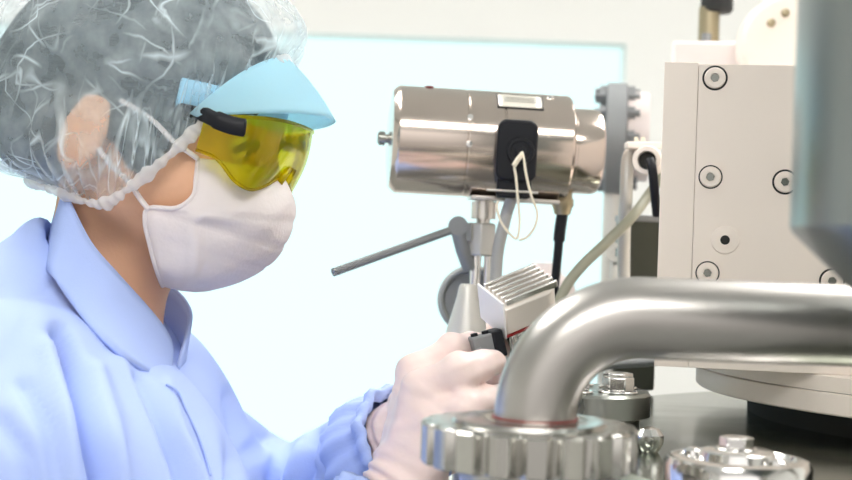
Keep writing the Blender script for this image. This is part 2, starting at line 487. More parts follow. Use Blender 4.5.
# ================================================================== PERSON
DH = 1.03
PIT, YAW = math.radians(11), math.radians(7)
T0 = P(138, 150, DH)
cp, sp, cy_, sy_ = math.cos(PIT), math.sin(PIT), math.cos(YAW), math.sin(YAW)
RH = np.stack([np.array([cp*cy_, -cp*sy_, -sp]), np.array([sy_, cy_, 0]), np.array([sp*cy_, -sp*sy_, cp])], 1)
def H(x, y, z): return T0+RH@np.array([x, y, z], float)
def Q(px, py, yl):
    """head-frame coordinates of the point seen at (px,py) lying yl to the left of the head's mid-plane"""
    d = DH+yl
    for _ in range(12):
        h = RH.T@(P(px, py, d)-T0); d += (yl-h[1])
    return RH.T@(P(px, py, d)-T0)
def HW(h): return T0+RH@np.asarray(h, float)

person = thing('person', (-.25, 1.03, 0), 'person in pale blue gown, hair net, yellow goggles and white mask working at the machine', 'person')

# joints
SHN = P(8, 402, .90); ELN = np.array([-.15, .84, 1.06]); WRN = P(402, 497, .955)
SHF = P(116, 387, 1.18); ELF = P(278, 532, 1.22); WRF = P(402, 440, 1.06)
NB = P(94, 335, 1.03)                     # base of the neck
HIPN = np.array([-.33, .94, .84]); HIPF = np.array([-.30, 1.12, .84])

# ---- near (right) hand joints
hand_n = {
 'thumb': [P(412, 440, .985), P(438, 395, 1.01), P(462, 366, 1.02), P(480, 350, 1.015)],
 'index': [P(416, 374, .978), P(452, 350, .99), P(474, 346, 1.0), P(489, 349, 1.004)],
 'middle': [P(422, 390, .948), P(460, 372, .940), P(482, 365, .953), P(494, 363, .966)],
 'ring': [P(434, 421, .938), P(466, 409, .93), P(487, 400, .945), P(499, 396, .96)],
 'little': [P(438, 452, .935), P(466, 442, .928), P(485, 434, .94), P(496, 430, .955)],
}
fr = {'thumb': (.0135, .0125, .0105, .0085), 'index': (.0125, .011, .0095, .008), 'middle': (.013, .0125, .0105, .0088),
      'ring': (.0125, .0115, .0098, .008), 'little': (.011, .0098, .0085, .007)}
# ---- far (left) hand joints: behind the near one, finger reaching to the plug
hand_f = {
 'thumb': [P(410, 405, 1.045), P(438, 368, 1.04), P(458, 350, 1.035), P(470, 342, 1.03)],
 'index': [P(440, 400, 1.075), P(470, 360, 1.08), P(487, 352, 1.07), P(498, 350, 1.06)],
 'middle': [P(446, 420, 1.08), P(478, 392, 1.085), P(498, 384, 1.075), P(508, 382, 1.06)],
 'ring': [P(448, 440, 1.08), P(480, 420, 1.085), P(500, 412, 1.075), P(510, 408, 1.06)],
 'little': [P(446, 458, 1.075), P(474, 446, 1.08), P(490, 438, 1.07), P(500, 434, 1.06)],
}

def hand_sdf(G, wr, el, hand, s=1.0, cuff=.06):
    fa = nrm(el-wr)
    G.cone(wr+fa*cuff, wr, .033*s, .028*s, .01)
    for nme, pts in hand.items():
        r = fr[nme]
        if nme != 'thumb': G.cone(wr, pts[0], .022*s, (r[0]+.001)*s, .010)
        else: G.cone(wr, pts[0], .022*s, r[0]*1.15*s, .010)
    for nme, pts in hand.items():
        r = [q*s for q in fr[nme]]
        G.cone(pts[0], pts[1], r[0], r[1], .006)
        G.cone(pts[1], pts[2], r[1], r[2], .003); G.cone(pts[2], pts[3], r[2], r[3], .003)
        G.ell(pts[1], (r[1]*1.06,)*3, None, .003)

# ---- body: one continuous mesh
def build_body():
    G = SDF((-.62, .74, 0.0), (.13, 1.40, 1.68), .0042)
    E = lambda c, r, k=.012, mode='add', R=RH: G.ell(HW(c), r, R, k, mode)
    C = lambda a, b, ra, rb, k=.012, mode='add': G.cone(HW(a), HW(b), ra, rb, k, mode)
    E((0, 0, .045), (.097, .073, .083), .01)
    E((.045, 0, -.010), (.050, .058, .066), .03)
    for s in (-1, 1):
        C((.012, s*.047, -.034), (.062, s*.012, -.060), .016, .014, .025)
        E((.055, s*.046, -.014), (.026, .020, .024), .02)
        C((.078, s*.012, .034), (.070, s*.045, .036), .011, .009, .015)
    C((.083, 0, .028), (.108, 0, -.018), .008, .0115, .012)
    for s in (-1, 1): E((.099, s*.012, -.022), (.011, .008, .009), .008)
    for s in (-1, 1): E((.092, s*.034, .017), (.015, .016, .012), .012, 'sub')
    E((.088, 0, -.050), (.012, .024, .006), .008); E((.086, 0, -.062), (.012, .021, .007), .008)
    E((.070, 0, -.063), (.016, .02, .012), .02)
    th = math.radians(-14)
    for s in (-1, 1):
        Re = RH@np.array([[math.cos(th), 0, -math.sin(th)], [0, 1, 0], [math.sin(th), 0, math.cos(th)]])
        Re = Re@np.array([[math.cos(s*.2), -math.sin(s*.2), 0], [math.sin(s*.2), math.cos(s*.2), 0], [0, 0, 1]])
        E((-.014, s*.0745, .004), (.018, .0055, .031), .004, R=Re)
        E((-.008, s*.083, .004), (.008, .003, .015), .004, 'sub', R=Re)
    # neck, trunk
    G.cone(HW((-.008, 0, -.045)), NB, .041, .041, .02)
    G.cone(HW((.010, 0, -.052)), P(112, 335, 1.03), .022, .026, .03)
    for a, b, ra, rb in torso_prims(): G.cone(a, b, ra-.016, rb-.016, .05)
    for sh, el, wr in ((SHN, ELN, WRN), (SHF, ELF, WRF)):
        G.cone(sh, el, .048, .040, .03); G.cone(el, wr, .038, .026, .01)
    for hd, wr in ((hand_n, WRN), (hand_f, WRF)):
        for nme, pts in hd.items():
            G.cone(wr, pts[0], .018, .010, .01)
            for i in range(3): G.cone(pts[i], pts[i+1], fr[nme][i]-.003, fr[nme][i+1]-.003, .002)
    for s, hp in ((-1, HIPN), (1, HIPF)):
        kn = hp+np.array([.05, s*.01, -.38]); an = np.array([hp[0]+.02, hp[1]+s*.01, .085])
        G.cone(hp, kn, .085, .056, .04); G.cone(kn, an, .054, .036, .02)
        G.cone(an+np.array([-.02, 0, -.045]), an+np.array([.14, s*.02, -.052]), .034, .028, .02)
    V, F4 = G.mesh()
    V = smooth_v(V, F4, 1, .35)
    o = raw_obj('body', V, F4, 'skin', person); o['label'] = 'head and neck with tanned skin'
    return o

def torso_prims():
    return [(P(46, 470, .95), P(106, 432, 1.12), .084, .086),
            (P(62, 560, .95), P(116, 560, 1.13), .105, .105),
            (P(46, 470, .95), P(62, 560, .95), .084, .105), (P(106, 432, 1.12), P(116, 560, 1.13), .086, .105),
            (HIPN, HIPF, .125, .125), (P(70, 560, .95), HIPN, .115, .125), (P(130, 560, 1.13), HIPF, .115, .125)]

build_body()

# ---- gown
def build_gown():
    G = SDF((-.62, .72, .40), (.08, 1.46, 1.50), .0036)
    for a, b, ra, rb in torso_prims(): G.cone(a, b, ra, rb, .06)
    # shoulder slopes and the cloth rising to the collar
    G.cone(P(54, 262, 1.03), P(4, 335, 1.0), .034, .058, .03)
    G.cone(P(38, 304, .985), P(86, 386, .975), .028, .030, .03)
    G.cone(P(84, 398, 1.03), SHN+np.array([0, .01, .004]), .050, .056, .03)
    G.cone(P(90, 402, 1.05), SHF+np.array([0, -.01, .004]), .045, .050, .04)
    G.cone(P(152, 405, 1.05), P(142, 450, 1.06), .024, .060, .03)
    # opening for the neck
    G.cone(HW((-.008, 0, -.045)), P(98, 330, 1.03), .047, .046, .006, 'sub')
    # near sleeve (sharper seam against the trunk)
    G.cone(SHN, P(26, 490, .86), .060, .066, .022)
    G.cone(P(26, 490, .86), ELN, .066, .064, .02)
    G.cone(ELN, WRN+nrm(ELN-WRN)*.055, .062, .045, .02)
    # far sleeve
    G.cone(SHF, ELF, .050, .064, .02)
    e2 = WRF+nrm(ELF-WRF)*.035
    G.cone(ELF, e2, .062, .043, .02)
    # skirt of the gown
    G.cone(HIPN, np.array([-.33, .93, .50]), .125, .145, .05)
    G.cone(HIPF, np.array([-.30, 1.13, .50]), .125, .145, .05)
    V, F4 = G.mesh()
    V = smooth_v(V, F4, 2, .5)
    N = vnormals(V, F4); pj = project(V)
    face = np.clip(-N[:, 1]*1.6+.25, 0, 1)
    def fold(poly, wid, amp):
        d = seg_dist(pj, poly)
        amp = amp*(1.5 if wid > 3 else 1)
        return amp*np.exp(-(d/wid)**2)*face
    D = np.zeros(len(V))
    # armpit and sleeve folds of the near arm
    D += fold([(62, 330), (80, 395), (92, 440), (104, 490)], 8, -.017)
    D += fold([(48, 350), (64, 410), (70, 490)], 12, .005)
    D += fold([(96, 372), (110, 420), (118, 490)], 10, .006)
    D += fold([(25, 385), (50, 430), (60, 490)], 8, -.004)
    D += fold([(0, 420), (28, 455), (36, 490)], 9, -.004)
    # breast folds running from the collar
    D += fold([(120, 362), (142, 410), (165, 490)], 9, .004)
    D += fold([(138, 378), (160, 430), (182, 490)], 7, -.005)
    D += fold([(168, 385), (178, 430), (205, 490)], 8, .0045)
    D += fold([(196, 330), (212, 390), (220, 490)], 9, .003)
    D += fold([(230, 396), (236, 430), (235, 490)], 8, -.013)
    # collar seam and shoulder seam
    D += fold([(56, 280), (85, 322), (119, 355), (166, 381)], 2.6, -.0016)
    D += fold([(56, 280), (35, 300), (14, 345)], 2.2, -.0014)
    # far sleeve: drag lines
    D += fold([(244, 456), (262, 438), (286, 430)], 7, -.007)
    D += fold([(272, 480), (288, 446), (292, 426)], 7, -.007)
    D += fold([(300, 486), (312, 452), (316, 432)], 7, -.007)
    D += fold([(328, 486), (334, 450), (338, 428)], 7, -.006)
    D += fold([(260, 466), (276, 440)], 7, .004); D += fold([(300, 448), (290, 480)], 6, .004)
    D += fold([(318, 462), (324, 440)], 6, .004)
    q = V*np.array([22., 18, 11])
    D += .0012*np.sin(q[:, 0]+2.1*np.sin(q[:, 2]*1.3))*np.cos(q[:, 1]*1.2+q[:, 2])
    V = V+N*D[:, None]
    V = smooth_v(V, F4, 1, .35)
    o = raw_obj('gown', V, F4, 'gown', person); o['label'] = 'pale blue cotton gown'
    # stitched seams lying on the cloth
    N = vnormals(V, F4); pj = project(V); fr_ = N[:, 1] < -.1
    Vf, pf, Nf = V[fr_], pj[fr_], N[fr_]
    def seam(poly):
        pts = []
        for a in catmull([np.array(q, float) for q in poly], 10):
            d2 = np.sum((pf-a)**2, 1); c = np.argsort(d2)[:6]
            i = c[np.argmin(Vf[c, 1])]
            pts.append(P(a[0], a[1], np.mean(Vf[c, 1]))+Nf[i]*.0012)
        pts = np.array(pts)
        for _ in range(3): pts[1:-1] = .5*pts[1:-1]+.25*(pts[:-2]+pts[2:])
        MB().tube(list(pts), .0009, 6).build('seam', 'thread_blue', o, smooth=180)
    seam([(166, 386), (176, 392), (184, 410), (198, 440), (210, 476)])
    return o
gown = build_gown()

# stand-up collar of the gown: a band running round the neck, open at the front
def build_collar():
    top = [P(63, 187, 1.035), P(68, 200, .985), P(90, 243, .962), P(118, 276, .950), P(146, 307, .955), P(164, 330, .968), P(171, 348, .975), P(168, 379, .956)]
    bot = [P(44, 262, 1.035), P(50, 272, .958), P(66, 296, .94), P(90, 328, .912), P(117, 353, .905), P(140, 369, .915), P(156, 377, .932), P(166, 383, .950)]
    topf = [P(63, 187, 1.035), P(74, 198, 1.08), P(104, 232, 1.105), P(140, 262, 1.105), P(170, 286, 1.09), P(186, 303, 1.07), P(190, 322, 1.052), P(178, 368, 1.02)]
    botf = [P(44, 262, 1.035), P(54, 270, 1.10), P(82, 290, 1.13), P(120, 318, 1.13), P(155, 342, 1.115), P(178, 358, 1.085), P(182, 372, 1.055), P(172, 384, 1.018)]
    def strip(T, B):
        T = catmull(T, 8); B = catmull(B, 8); n = 8
        G = []
        for a, b in zip(T, B):
            row = []
            for k in range(n+1):
                t = k/n; row.append(a*(1-t)+b*t)
            G.append(row)
        return np.array(G)
    A, B = strip(top, bot), strip(topf, botf)
    G = np.concatenate([B[::-1][:-1], A])
    m = MB().grid(G)
    o = m.build('collar', 'gown', gown, smooth=180, solid=.0035)
    o['label'] = 'stand-up collar'
    # stitched edge
    s = MB().tube([p*1.0 for p in catmull(top, 8)], .0016, 6)
    s.tube(catmull(topf, 8), .0016, 6)
    s.build('collar_edge', 'gown', gown, smooth=180)
build_collar()

# gathered cuff on the far sleeve
def build_cuff():
    ax = nrm(WRF-ELF); org = WRF-ax*.048
    a, b, c = frame(ax)
    def rf(r, th, t): return r*(1+.035*math.sin(th*17+t*60)+.03*math.sin(th*9+1.3))
    prof = [(0, .044), (.006, .047), (.016, .0475), (.026, .046), (.036, .041), (.043, .038), (.050, .042), (.056, .0425), (.060, .038), (.050, .033)]
    MB().lathe(prof, org, ax, 90, rf).build('cuff', 'gown', gown, smooth=180)['label'] = 'gathered elastic cuff'
    ax = nrm(WRN-ELN); org = WRN-ax*.075
    MB().lathe(prof, org, ax, 90, rf).build('cuff', 'gown', gown, smooth=180)
build_cuff()

# ---- gloves
def build_glove(wr, el, hand, lab):
    pts = np.array([p for v in hand.values() for p in v]+[wr, wr+nrm(el-wr)*.07])
    G = SDF(pts.min(0)-.045, pts.max(0)+.045, .0018)
    hand_sdf(G, wr, el, hand, 1.0)
    V, F4 = G.mesh(); V = smooth_v(V, F4, 2, .4); N = vnormals(V, F4)
    # loose latex: wrist wrinkles fading towards the fingers
    ax = nrm(el-wr); t = (V-wr)@ax
    wv = np.exp(-((t-.005)/.03)**2)
    D = .0012*wv*np.sin(t*520+6*np.sin((V[:, 0]+V[:, 2])*60))
    D += .0006*np.sin(V[:, 0]*210+3*np.sin(V[:, 2]*150))*np.sin(V[:, 2]*190)
    o = raw_obj('glove', V+N*D[:, None], F4, 'glove', person)
    o['label'] = lab; return o
build_glove(WRN, ELN, hand_n, 'pale pink latex glove nearer the camera')
build_glove(WRF, ELF, hand_f, 'pale pink latex glove behind the other hand')

# ---- trousers and shoes below the gown
for s, hp in ((-1, HIPN), (1, HIPF)):
    kn = hp+np.array([.05, s*.01, -.38]); an = np.array([hp[0]+.02, hp[1]+s*.01, .085])
    MB().tube(catmull([hp+(kn-hp)*.7, kn, an+(kn-an)*.4, an+np.array([0, 0, .02])], 6), [.085]*6+[.075]*6+[.066]*6+[.062], 24).build('trouser_leg', 'trouser', person, smooth=60)
    G = SDF(an+np.array([-.12, -.09, -.1]), an+np.array([.25, .09, .06]), .004)
    G.cone(an+np.array([-.03, 0, -.035]), an+np.array([.14, s*.02, -.045]), .044, .038, .02)
    G.cone(an+np.array([-.01, 0, 0.01]), an+np.array([.0, 0, -.03]), .046, .044, .02)
    V, F4 = G.mesh(); V[:, 2] = np.maximum(V[:, 2], .001)
    raw_obj('shoe', V, F4, 'frame', person)

# ---- eyes
for s in (-1, 1):
    e = MB().lathe([(-.0118*math.cos(a), .0118*math.sin(a)) for a in np.linspace(0, PI, 17)], HW((.078, s*.032, .017)), RH[:, 0], 24)
    eo = e.build('eye', 'eye_white', person, smooth=180)
    ic = HW((.078, s*.032, .017)); ax = nrm(RH@np.array([1, -s*.05, -.25]))
    MB().lathe([(.0108, .0058), (.0122, .004), (.0126, 0)], ic, ax, 24).build('iris', 'iris', eo, smooth=180)
    # dark lash line and eyebrow
    lash = [HW((.0885, s*.020, .0190)), HW((.0920, s*.028, .0225)), HW((.0910, s*.037, .0215)), HW((.083, s*.047, .0150))]
    MB().tube(catmull(lash, 6), .0027, 8).build('eyelash', 'hair', person, smooth=180)
    brow = [HW((.093, s*.012, .037)), HW((.092, s*.024, .042)), HW((.086, s*.040, .043)), HW((.076, s*.052, .038))]
    MB().tube(catmull(brow, 6), [.0025]*6+[.003]*6+[.0026]*6+[.001], 8).build('eyebrow', 'hair', person, smooth=180)

# ---- hair under the net
def build_hair():
    G = SDF(T0-.2, T0+.22, .0038)
    E = lambda c, r, k=.02, mode='add': G.ell(HW(c), r, RH, k, mode)
    E((-.004, 0, .052), (.100, .079, .085))
    E((-.062, 0, .024), (.046, .062, .060), .03)
    E((-.080, 0, .018), (.032, .042, .046), .02)
    E((.01, -.080, -.035), (.030, .04, .045), .012, 'sub'); E((.01, .080, -.035), (.030, .04, .045), .012, 'sub')
    for q in (-1, 1): E((.035, q*.060, .010), (.030, .016, .030), .015)
    E((.10, 0, -.03), (.075, .12, .085), .012, 'sub')
    V, F4 = G.mesh(); N = vnormals(V, F4)
    L = (V-T0)@RH
    D = .0014*np.sin(L[:, 1]*260+L[:, 2]*90+4*np.sin(L[:, 0]*40))
    o = raw_obj('hair', V+N*D[:, None], F4, 'hair', person); o['label'] = 'dark hair pinned up under the net'
build_hair()

# ---- bouffant cap: grid from the hem to the crown
def build_cap():
    near = [(282, 62, 0), (262, 72, -.040), (216, 104, -.066), (190, 132, -.074), (160, 160, -.078), (130, 184, -.078), (104, 200, -.072), (76, 194, -.058), (50, 184, -.036), (36, 178, 0)]
    hp = [Q(*n) for n in near]; hp[0][1] = 0; hp[-1][1] = 0
    far = [np.array([h[0], -h[1], h[2]]) for h in hp[1:-1]][::-1]
    loop = catmull(hp+far, 16, closed=True); n = len(loop)
    cen = np.array([-.012, 0, .052])
    ax = nrm(np.array([-.06, 0, 1.0]))
    ells = [((-.004, 0, .062), (.118, .092, .096)), ((-.062, 0, .014), (.064, .078, .080)), ((.030, 0, .070), (.076, .080, .070)),
            ((-.012, 0, .005), (.066, .098, .060))]
    def sdf(p):
        best = 1e9
        for c, r in ells:
            q = (p-np.array(c)); r = np.array(r)
            k0 = np.linalg.norm(q/r, axis=-1); k1 = np.linalg.norm(q/(r*r), axis=-1)+1e-9
            d = k0*(k0-1)/k1
            if isinstance(best, float): best = d
            else:
                h = np.clip(.5+.5*(best-d)/.006, 0, 1); best = best*(1-h)+d*h-.006*h*(1-h)
        return best
    rows = 64
    Lp = np.array(loop)
    dh = Lp-cen; rh = np.linalg.norm(dh, axis=1); dh = dh/rh[:, None]
    ang = np.linspace(0, 2*PI, n, endpoint=False)
    ph = rng.uniform(0, 2*PI, 14)
    grid = []
    for j in range(rows+1):
        t = j/rows; s = t**.9
        om = np.arccos(np.clip(dh@ax, -1, 1))
        d = (np.sin((1-s)*om)[:, None]*dh+np.sin(s*om)[:, None]*ax)/np.sin(om)[:, None]
        lo = np.zeros(n); hi = np.full(n, .25)
        for _ in range(22):
            mid = (lo+hi)/2; ins = sdf(cen+d*mid[:, None]) < 0
            lo = np.where(ins, mid, lo); hi = np.where(ins, hi, mid)
        u = min(1, t/.13); u = u*u*(3-2*u)
        R = rh*(1-u)+lo*u
        # gathers from the elastic plus crumples over the crown
        g = math.exp(-((t-.07)/.09)**2)
        wr = .0032*g*(np.sin(ang*46+3*np.sin(ang*5))+.6*np.sin(ang*71+1.1))
        p = cen+d*R[:, None]
        cr_ = np.zeros(n)
        for k in range(14):
            kv = np.array([math.cos(ph[k]*3), math.sin(ph[k]*5), math.cos(ph[k]*7)])*(38+6*k)
            sgn = np.sin(p@kv+ph[k])
            cr_ += (1-np.abs(sgn))**3
        p = cen+d*(R+wr+(.0011*(cr_-2.6))*min(1, t*6)*(1-t**8))[:, None]
        grid.append(p)
    Gd = np.array(grid).transpose(1, 0, 2)
    W = T0+Gd@RH.T
    m = MB().grid(W, closed_u=True)
    cap = m.build('bouffant_cap', 'cap', person, smooth=180)
    cap['label'] = 'sheer white bouffant hair net'
    # ruffled elastic hem
    G2 = []
    for i in range(n*2):
        a = i/(n*2)*n; i0 = int(a) % n; i1 = (i0+1) % n; f = a-int(a)
        p = Lp[i0]*(1-f)+Lp[i1]*f
        nx = Lp[(i0+2) % n]-Lp[(i0-2) % n]; tdir = nrm(nx); outw = nrm(p-cen); side = nrm(np.cross(tdir, outw))
        th0 = i/(n*2)*2*PI
        rr = .0040*(1+.10*math.sin(th0*64+2*math.sin(th0*7))+.16*math.sin(th0*37+1)+.3*math.sin(th0*13))
        off = .0006*math.sin(th0*64+1.5)
        ring = []
        for k in range(12):
            q = 2*PI*k/12
            ring.append(HW(p+outw*(math.cos(q)*rr*.7+.0035+off)+side*math.sin(q)*rr))
        G2.append(ring)
    MB().grid(np.array(G2), closed_u=True, closed_v=True).build('elastic_hem', 'cap_hem', cap, smooth=180)
build_cap()

# ---- visor
def arc_sheet(cols, rows, fn):
    """fn(s,t) in head frame, s in [-1,1] (near side negative), mirrored left-right"""
    G = []
    for i in range(cols+1):
        s = -1+2*i/cols
        row = []
        for j in range(rows+1):
            p = np.array(fn(abs(s), j/rows), float)
            if s > 0: p = np.array([p[0], -p[1], p[2]])
            row.append(HW(p))
        G.append(row)
    return np.array(G)

vi0, vi1 = Q(288, 60, 0), Q(190, 114, -.077)
vo0, vo1 = Q(331, 119, 0), Q(196, 116, -.080)
vm = Q(288, 119, -.055)
def visor_fn(s, t):
    a = s*PI/2
    inn = np.array([vi1[0]+(vi0[0]-vi1[0])*math.cos(a)**.85, vi1[1]*math.sin(a), vi1[2]+(vi0[2]-vi1[2])*math.cos(a)**.85])
    ca, sa = math.cos(a)**.72, math.sin(a)**.9
    out = np.array([vo1[0]+(vo0[0]-vo1[0])*ca, vo1[1]*sa, vo1[2]+(vo0[2]-vo1[2])*ca])
    p = inn*(1-t)+out*t
    p[2] += .002*math.sin(PI*t)*math.cos(a); p[0] += .001*math.sin(PI*t)*math.cos(a)
    return p
vis = MB().grid(arc_sheet(48, 12, visor_fn)).build('visor', 'visor', person, smooth=180, solid=.0022)
vis['label'] = 'light blue visor brim'
def band_fn(s, t):
    a = s*PI*.37
    p0 = np.array([.006, 0, .044+.004*s])
    return p0+np.array([.094*math.cos(a), -.080*math.sin(a), .020*(t-.5)-.012*(1-math.cos(a))*.5])
MB().grid(arc_sheet(48, 3, band_fn)).build('headband', 'visor_band', vis, smooth=180, solid=.002)

# ---- goggles
gog = thing('safety_goggles', tuple(HW((.09, 0, .01))-np.array(person.location)), None, None)
gog.parent = person
gog['label'] = 'yellow-tinted wraparound safety goggles'
gt0, gt1 = Q(304, 127, 0), Q(205, 116, -.080)
gb = [Q(297, 181, 0), Q(284, 190, -.034), Q(256, 191, -.064), Q(226, 178, -.078), Q(205, 152, -.082)]
gbz = [p[2] for p in catmull(gb, 10)]
def goggle_fn(s, t):
    a = s*PI/2; e = math.cos(a)**.50; f = math.sin(a)**.72
    top = np.array([gt1[0]+(gt0[0]-gt1[0])*e, gt1[1]*f, gt1[2]+(gt0[2]-gt1[2])*e])
    zb = float(np.interp(s*4, np.linspace(0, 4, len(gbz)), gbz))
    bot = np.array([top[0]-.001-.006*math.cos(a), top[1]*1.0, zb])
    p = top*(1-t)+bot*t; p[0] += .004*math.sin(PI*t)*math.cos(a)
    return p
lens = MB().grid(arc_sheet(60, 14, goggle_fn)).build('lens', 'lens', gog, smooth=180)
lens['label'] = 'transparent yellow shield lens'
# moulded edge of the lens
for tt, nm_ in ((0, 'upper_rim'), (1, 'lower_rim')):
    pts = []
    for i in range(61):
        s = -1+2*i/60; p = np.array(goggle_fn(abs(s), tt), float)
        if s > 0: p[1] = -p[1]
        pts.append(HW(p))
    MB().tube(pts, .0013, 8).build(nm_, 'lens', gog, smooth=180)
for s in (-1, 1):
    def mir(h): return HW((h[0], h[1]*(-s), h[2])) if s > 0 else HW(h)
    arm = [Q(246, 128, -.0815), Q(232, 125.5, -.083), Q(214, 119, -.0825), Q(199, 113, -.0765), Q(165, 108, -.072), Q(128, 116, -.080)]
    MB().tube(catmull([mir(h) for h in arm], 6), [.0045]+[.0062]*11+[.0052]*6+[.0042]*6+[.003]*7, 14, flat=.5).build('temple_arm', 'black_plastic', gog, smooth=60)['label'] = 'black side arm'
    npad = [HW(Q(296, 176, 0)+np.array([-.004, s*.008, .004])), HW(Q(293, 186, 0)+np.array([-.008, s*.012, 0]))]
    MB().tube(npad, [.002, .003], 10).build('nose_pad', 'lens', gog, smooth=180)

# ---- mask
def build_mask():
    mid = [Q(275, 169, 0), Q(285, 185, 0), Q(291, 204, 0), Q(289, 224, 0), Q(283, 243, 0), Q(271, 260, 0), Q(254, 273, 0), Q(232, 284, 0), Q(204, 291, 0)]
    edge = [Q(198, 158, -.064), Q(196, 178, -.067), Q(193, 196, -.068), Q(176, 208, -.070), Q(149, 208, -.068), Q(145, 222, -.067), Q(150, 246, -.062), Q(156, 268, -.055), Q(163, 286, -.040)]
    mid = catmull(mid, 5); edge = catmull(edge, 5); n = len(mid)
    rows = n; cols = 56
    G = []
    for i in range(cols+1):
        s = -1+2*i/cols; a = abs(s)*PI/2
        row = []
        for j in range(rows):
            t = j/(rows-1)
            ex = .98-.2*min(1, t*2.2)
            c, q = math.cos(a)**ex, math.sin(a)**ex
            p = np.array([edge[j][0]+(mid[j][0]-edge[j][0])*c, edge[j][1]*q, edge[j][2]+(mid[j][2]-edge[j][2])*(1-abs(s))**.9])
            # pleats across the front, flattening towards the edges
            amp = .0011*math.cos(a)**.3
            pl = sum(math.exp(-((t-t0)/.018)**2) for t0 in (.36, .53, .70))
            cr_ = .0008*math.sin(9*s+14*t)*math.sin(5*t+7*s+1)
            # the cloth buckles outward along a line running down from the cheek corner
            cr_ += .0035*math.exp(-((abs(s)-.86+.35*(t-.35))/.05)**2)*max(0, min(1, (t-.3)*6))*max(0, min(1, (1.05-t)*4))
            o = nrm(np.array([c+.2, -q, 0]))
            p = p+o*(-amp*pl+cr_)
            if s > 0: p[1] = -p[1]
            row.append(HW(p))
        G.append(row)
    m = MB().grid(np.array(G)).build('face_mask', 'mask', person, smooth=180, solid=.0012)
    m['label'] = 'white pleated surgical mask'
    # stitched border at the near and far edge, nose wire, ear loops
    for k in (0, -1):
        MB().tube(G[k], .0017, 8).build('stitched_border', 'mask', m, smooth=180)
    for s in (-1, 1):
        f = lambda h: HW((h[0], -s*h[1] if s > 0 else h[1], h[2]))
        l1 = [Q(198, 159, -.066), Q(187, 151, -.0720), Q(174, 142, -.0755), Q(150, 118, -.077), Q(120, 100, -.080)]
        l2 = [Q(148, 209, -.069), Q(139, 197, -.0715), Q(128, 181, -.0745), Q(112, 166, -.077), Q(98, 148, -.080)]
        for l in (l1, l2):
            MB().tube(catmull([f(h) for h in l], 6), .0019, 8, flat=.6).build('ear_loop', 'mask', m, smooth=180)
build_mask()

# ================================================================== MACHINE
LZ = CZ-.130                      # top of the vessel lid
VC = np.array([.508, .968])
UP = np.array([0, 0, 1.])
ves = thing('process_vessel', (VC[0], VC[1], 0), 'round dark grey-green steel vessel whose lid carries the fittings', 'vessel')
R0 = .42
MB().lathe([(LZ-.030, 0), (LZ-.030, R0-.012), (LZ-.018, R0), (LZ-.004, R0), (LZ, R0-.005), (LZ, 0)], (VC[0], VC[1], 0), UP, 128).build('lid', 'vessel', ves)
MB().lathe([(.30, 0), (.30, .25), (.34, .36), (.42, R0-.03), (LZ-.0305, R0-.03), (LZ-.0305, 0)], (VC[0], VC[1], 0), UP, 96).build('shell', 'steel', ves)
for k in range(3):
    a = .5+2*PI*k/3; x, y = VC[0]+.3*math.cos(a), VC[1]+.3*math.sin(a)
    MB().tube([(x, y, 0), (x, y, .40)], .028, 20).build('leg', 'steel', ves)

# ---- elbow pipe
PD = .75
pipe_r = .0217
px_ = P(535, 420, PD)[0]; pz_ = P(640, 318, PD)[2]
br = .0545
nz_top = P(532, 419, PD)[2]
pc = [np.array([px_, PD, nz_top-.001+0.0*k]) for k in (0,)]
pc.append(np.array([px_, PD, pz_-br]))
for k in range(1, 25):
    a = PI/2*k/24
    pc.append(np.array([px_+br-br*math.cos(a), PD, pz_-br+br*math.sin(a)]))
for x in np.linspace(px_+br+.03, 1.0, 14): pc.append(np.array([x, PD, pz_]))
for k in range(1, 13):
    a = PI/2*k/12; pc.append(np.array([1.0+br*math.sin(a), PD, pz_-br+br*math.cos(a)]))
pc.append(np.array([1.0+br, PD, .02]))
pipe = thing('steel_pipe', (px_, PD, nz_top), 'thick brushed steel pipe bending from upright to level in the foreground', 'pipe')
MB().tube(pc, pipe_r, 48).build('tube', 'steel', pipe, smooth=60)
MB().lathe([(0, pipe_r+.0002), (0, pipe_r+.0010), (.0008, pipe_r+.0010), (.0008, pipe_r+.0002), (0, pipe_r+.0002)], (px_, PD, nz_top+.0005), UP, 48).build('gasket', 'red', pipe)

MB().lathe([(0, 0), (0, .05), (.012, .05), (.014, .04), (.014, 0)], (1.0+br, PD, 0), UP, 40).build('foot_flange', 'steel', pipe)

# ---- scalloped union nut under the pipe
nr = .0570; nb = nz_top-.0235
nut = thing('union_nut', (px_-.003, PD, nb-.001), 'large scalloped steel union nut at the foot of the bent pipe', 'nut')
def scal(r, th, t):
    if r < nr*.9: return r
    q = abs(((th*19/(2*PI)) % 1.0)-.5)        # 19 lobes parted by rounded flutes
    return r-.0048*max(0, math.cos(min(1, q/.22)*PI/2))**1.0
MB().lathe([(0, 0), (0, nr*.9-.001), (.0, nr-.0008), (.0008, nr), (.0200, nr), (.0212, nr-.0012), (.0215, nr*.895), (.0215, nr*.72), (.0235, nr*.70), (.0235, pipe_r+.004), (.0215, pipe_r+.0005), (.0215, 0)],
           (px_-.003, PD, nb), UP, 300, scal).build('nut_ring', 'nut_steel', nut, smooth=30)
MB().lathe([(0, 0), (0, .036), (-.02, .036), (-.03, .024), (-nb+.012, .024), (-nb+.012, .05), (-nb, .05), (-nb, 0)], (px_-.003, PD, nb), UP, 48).build('riser_pipe', 'steel', nut)

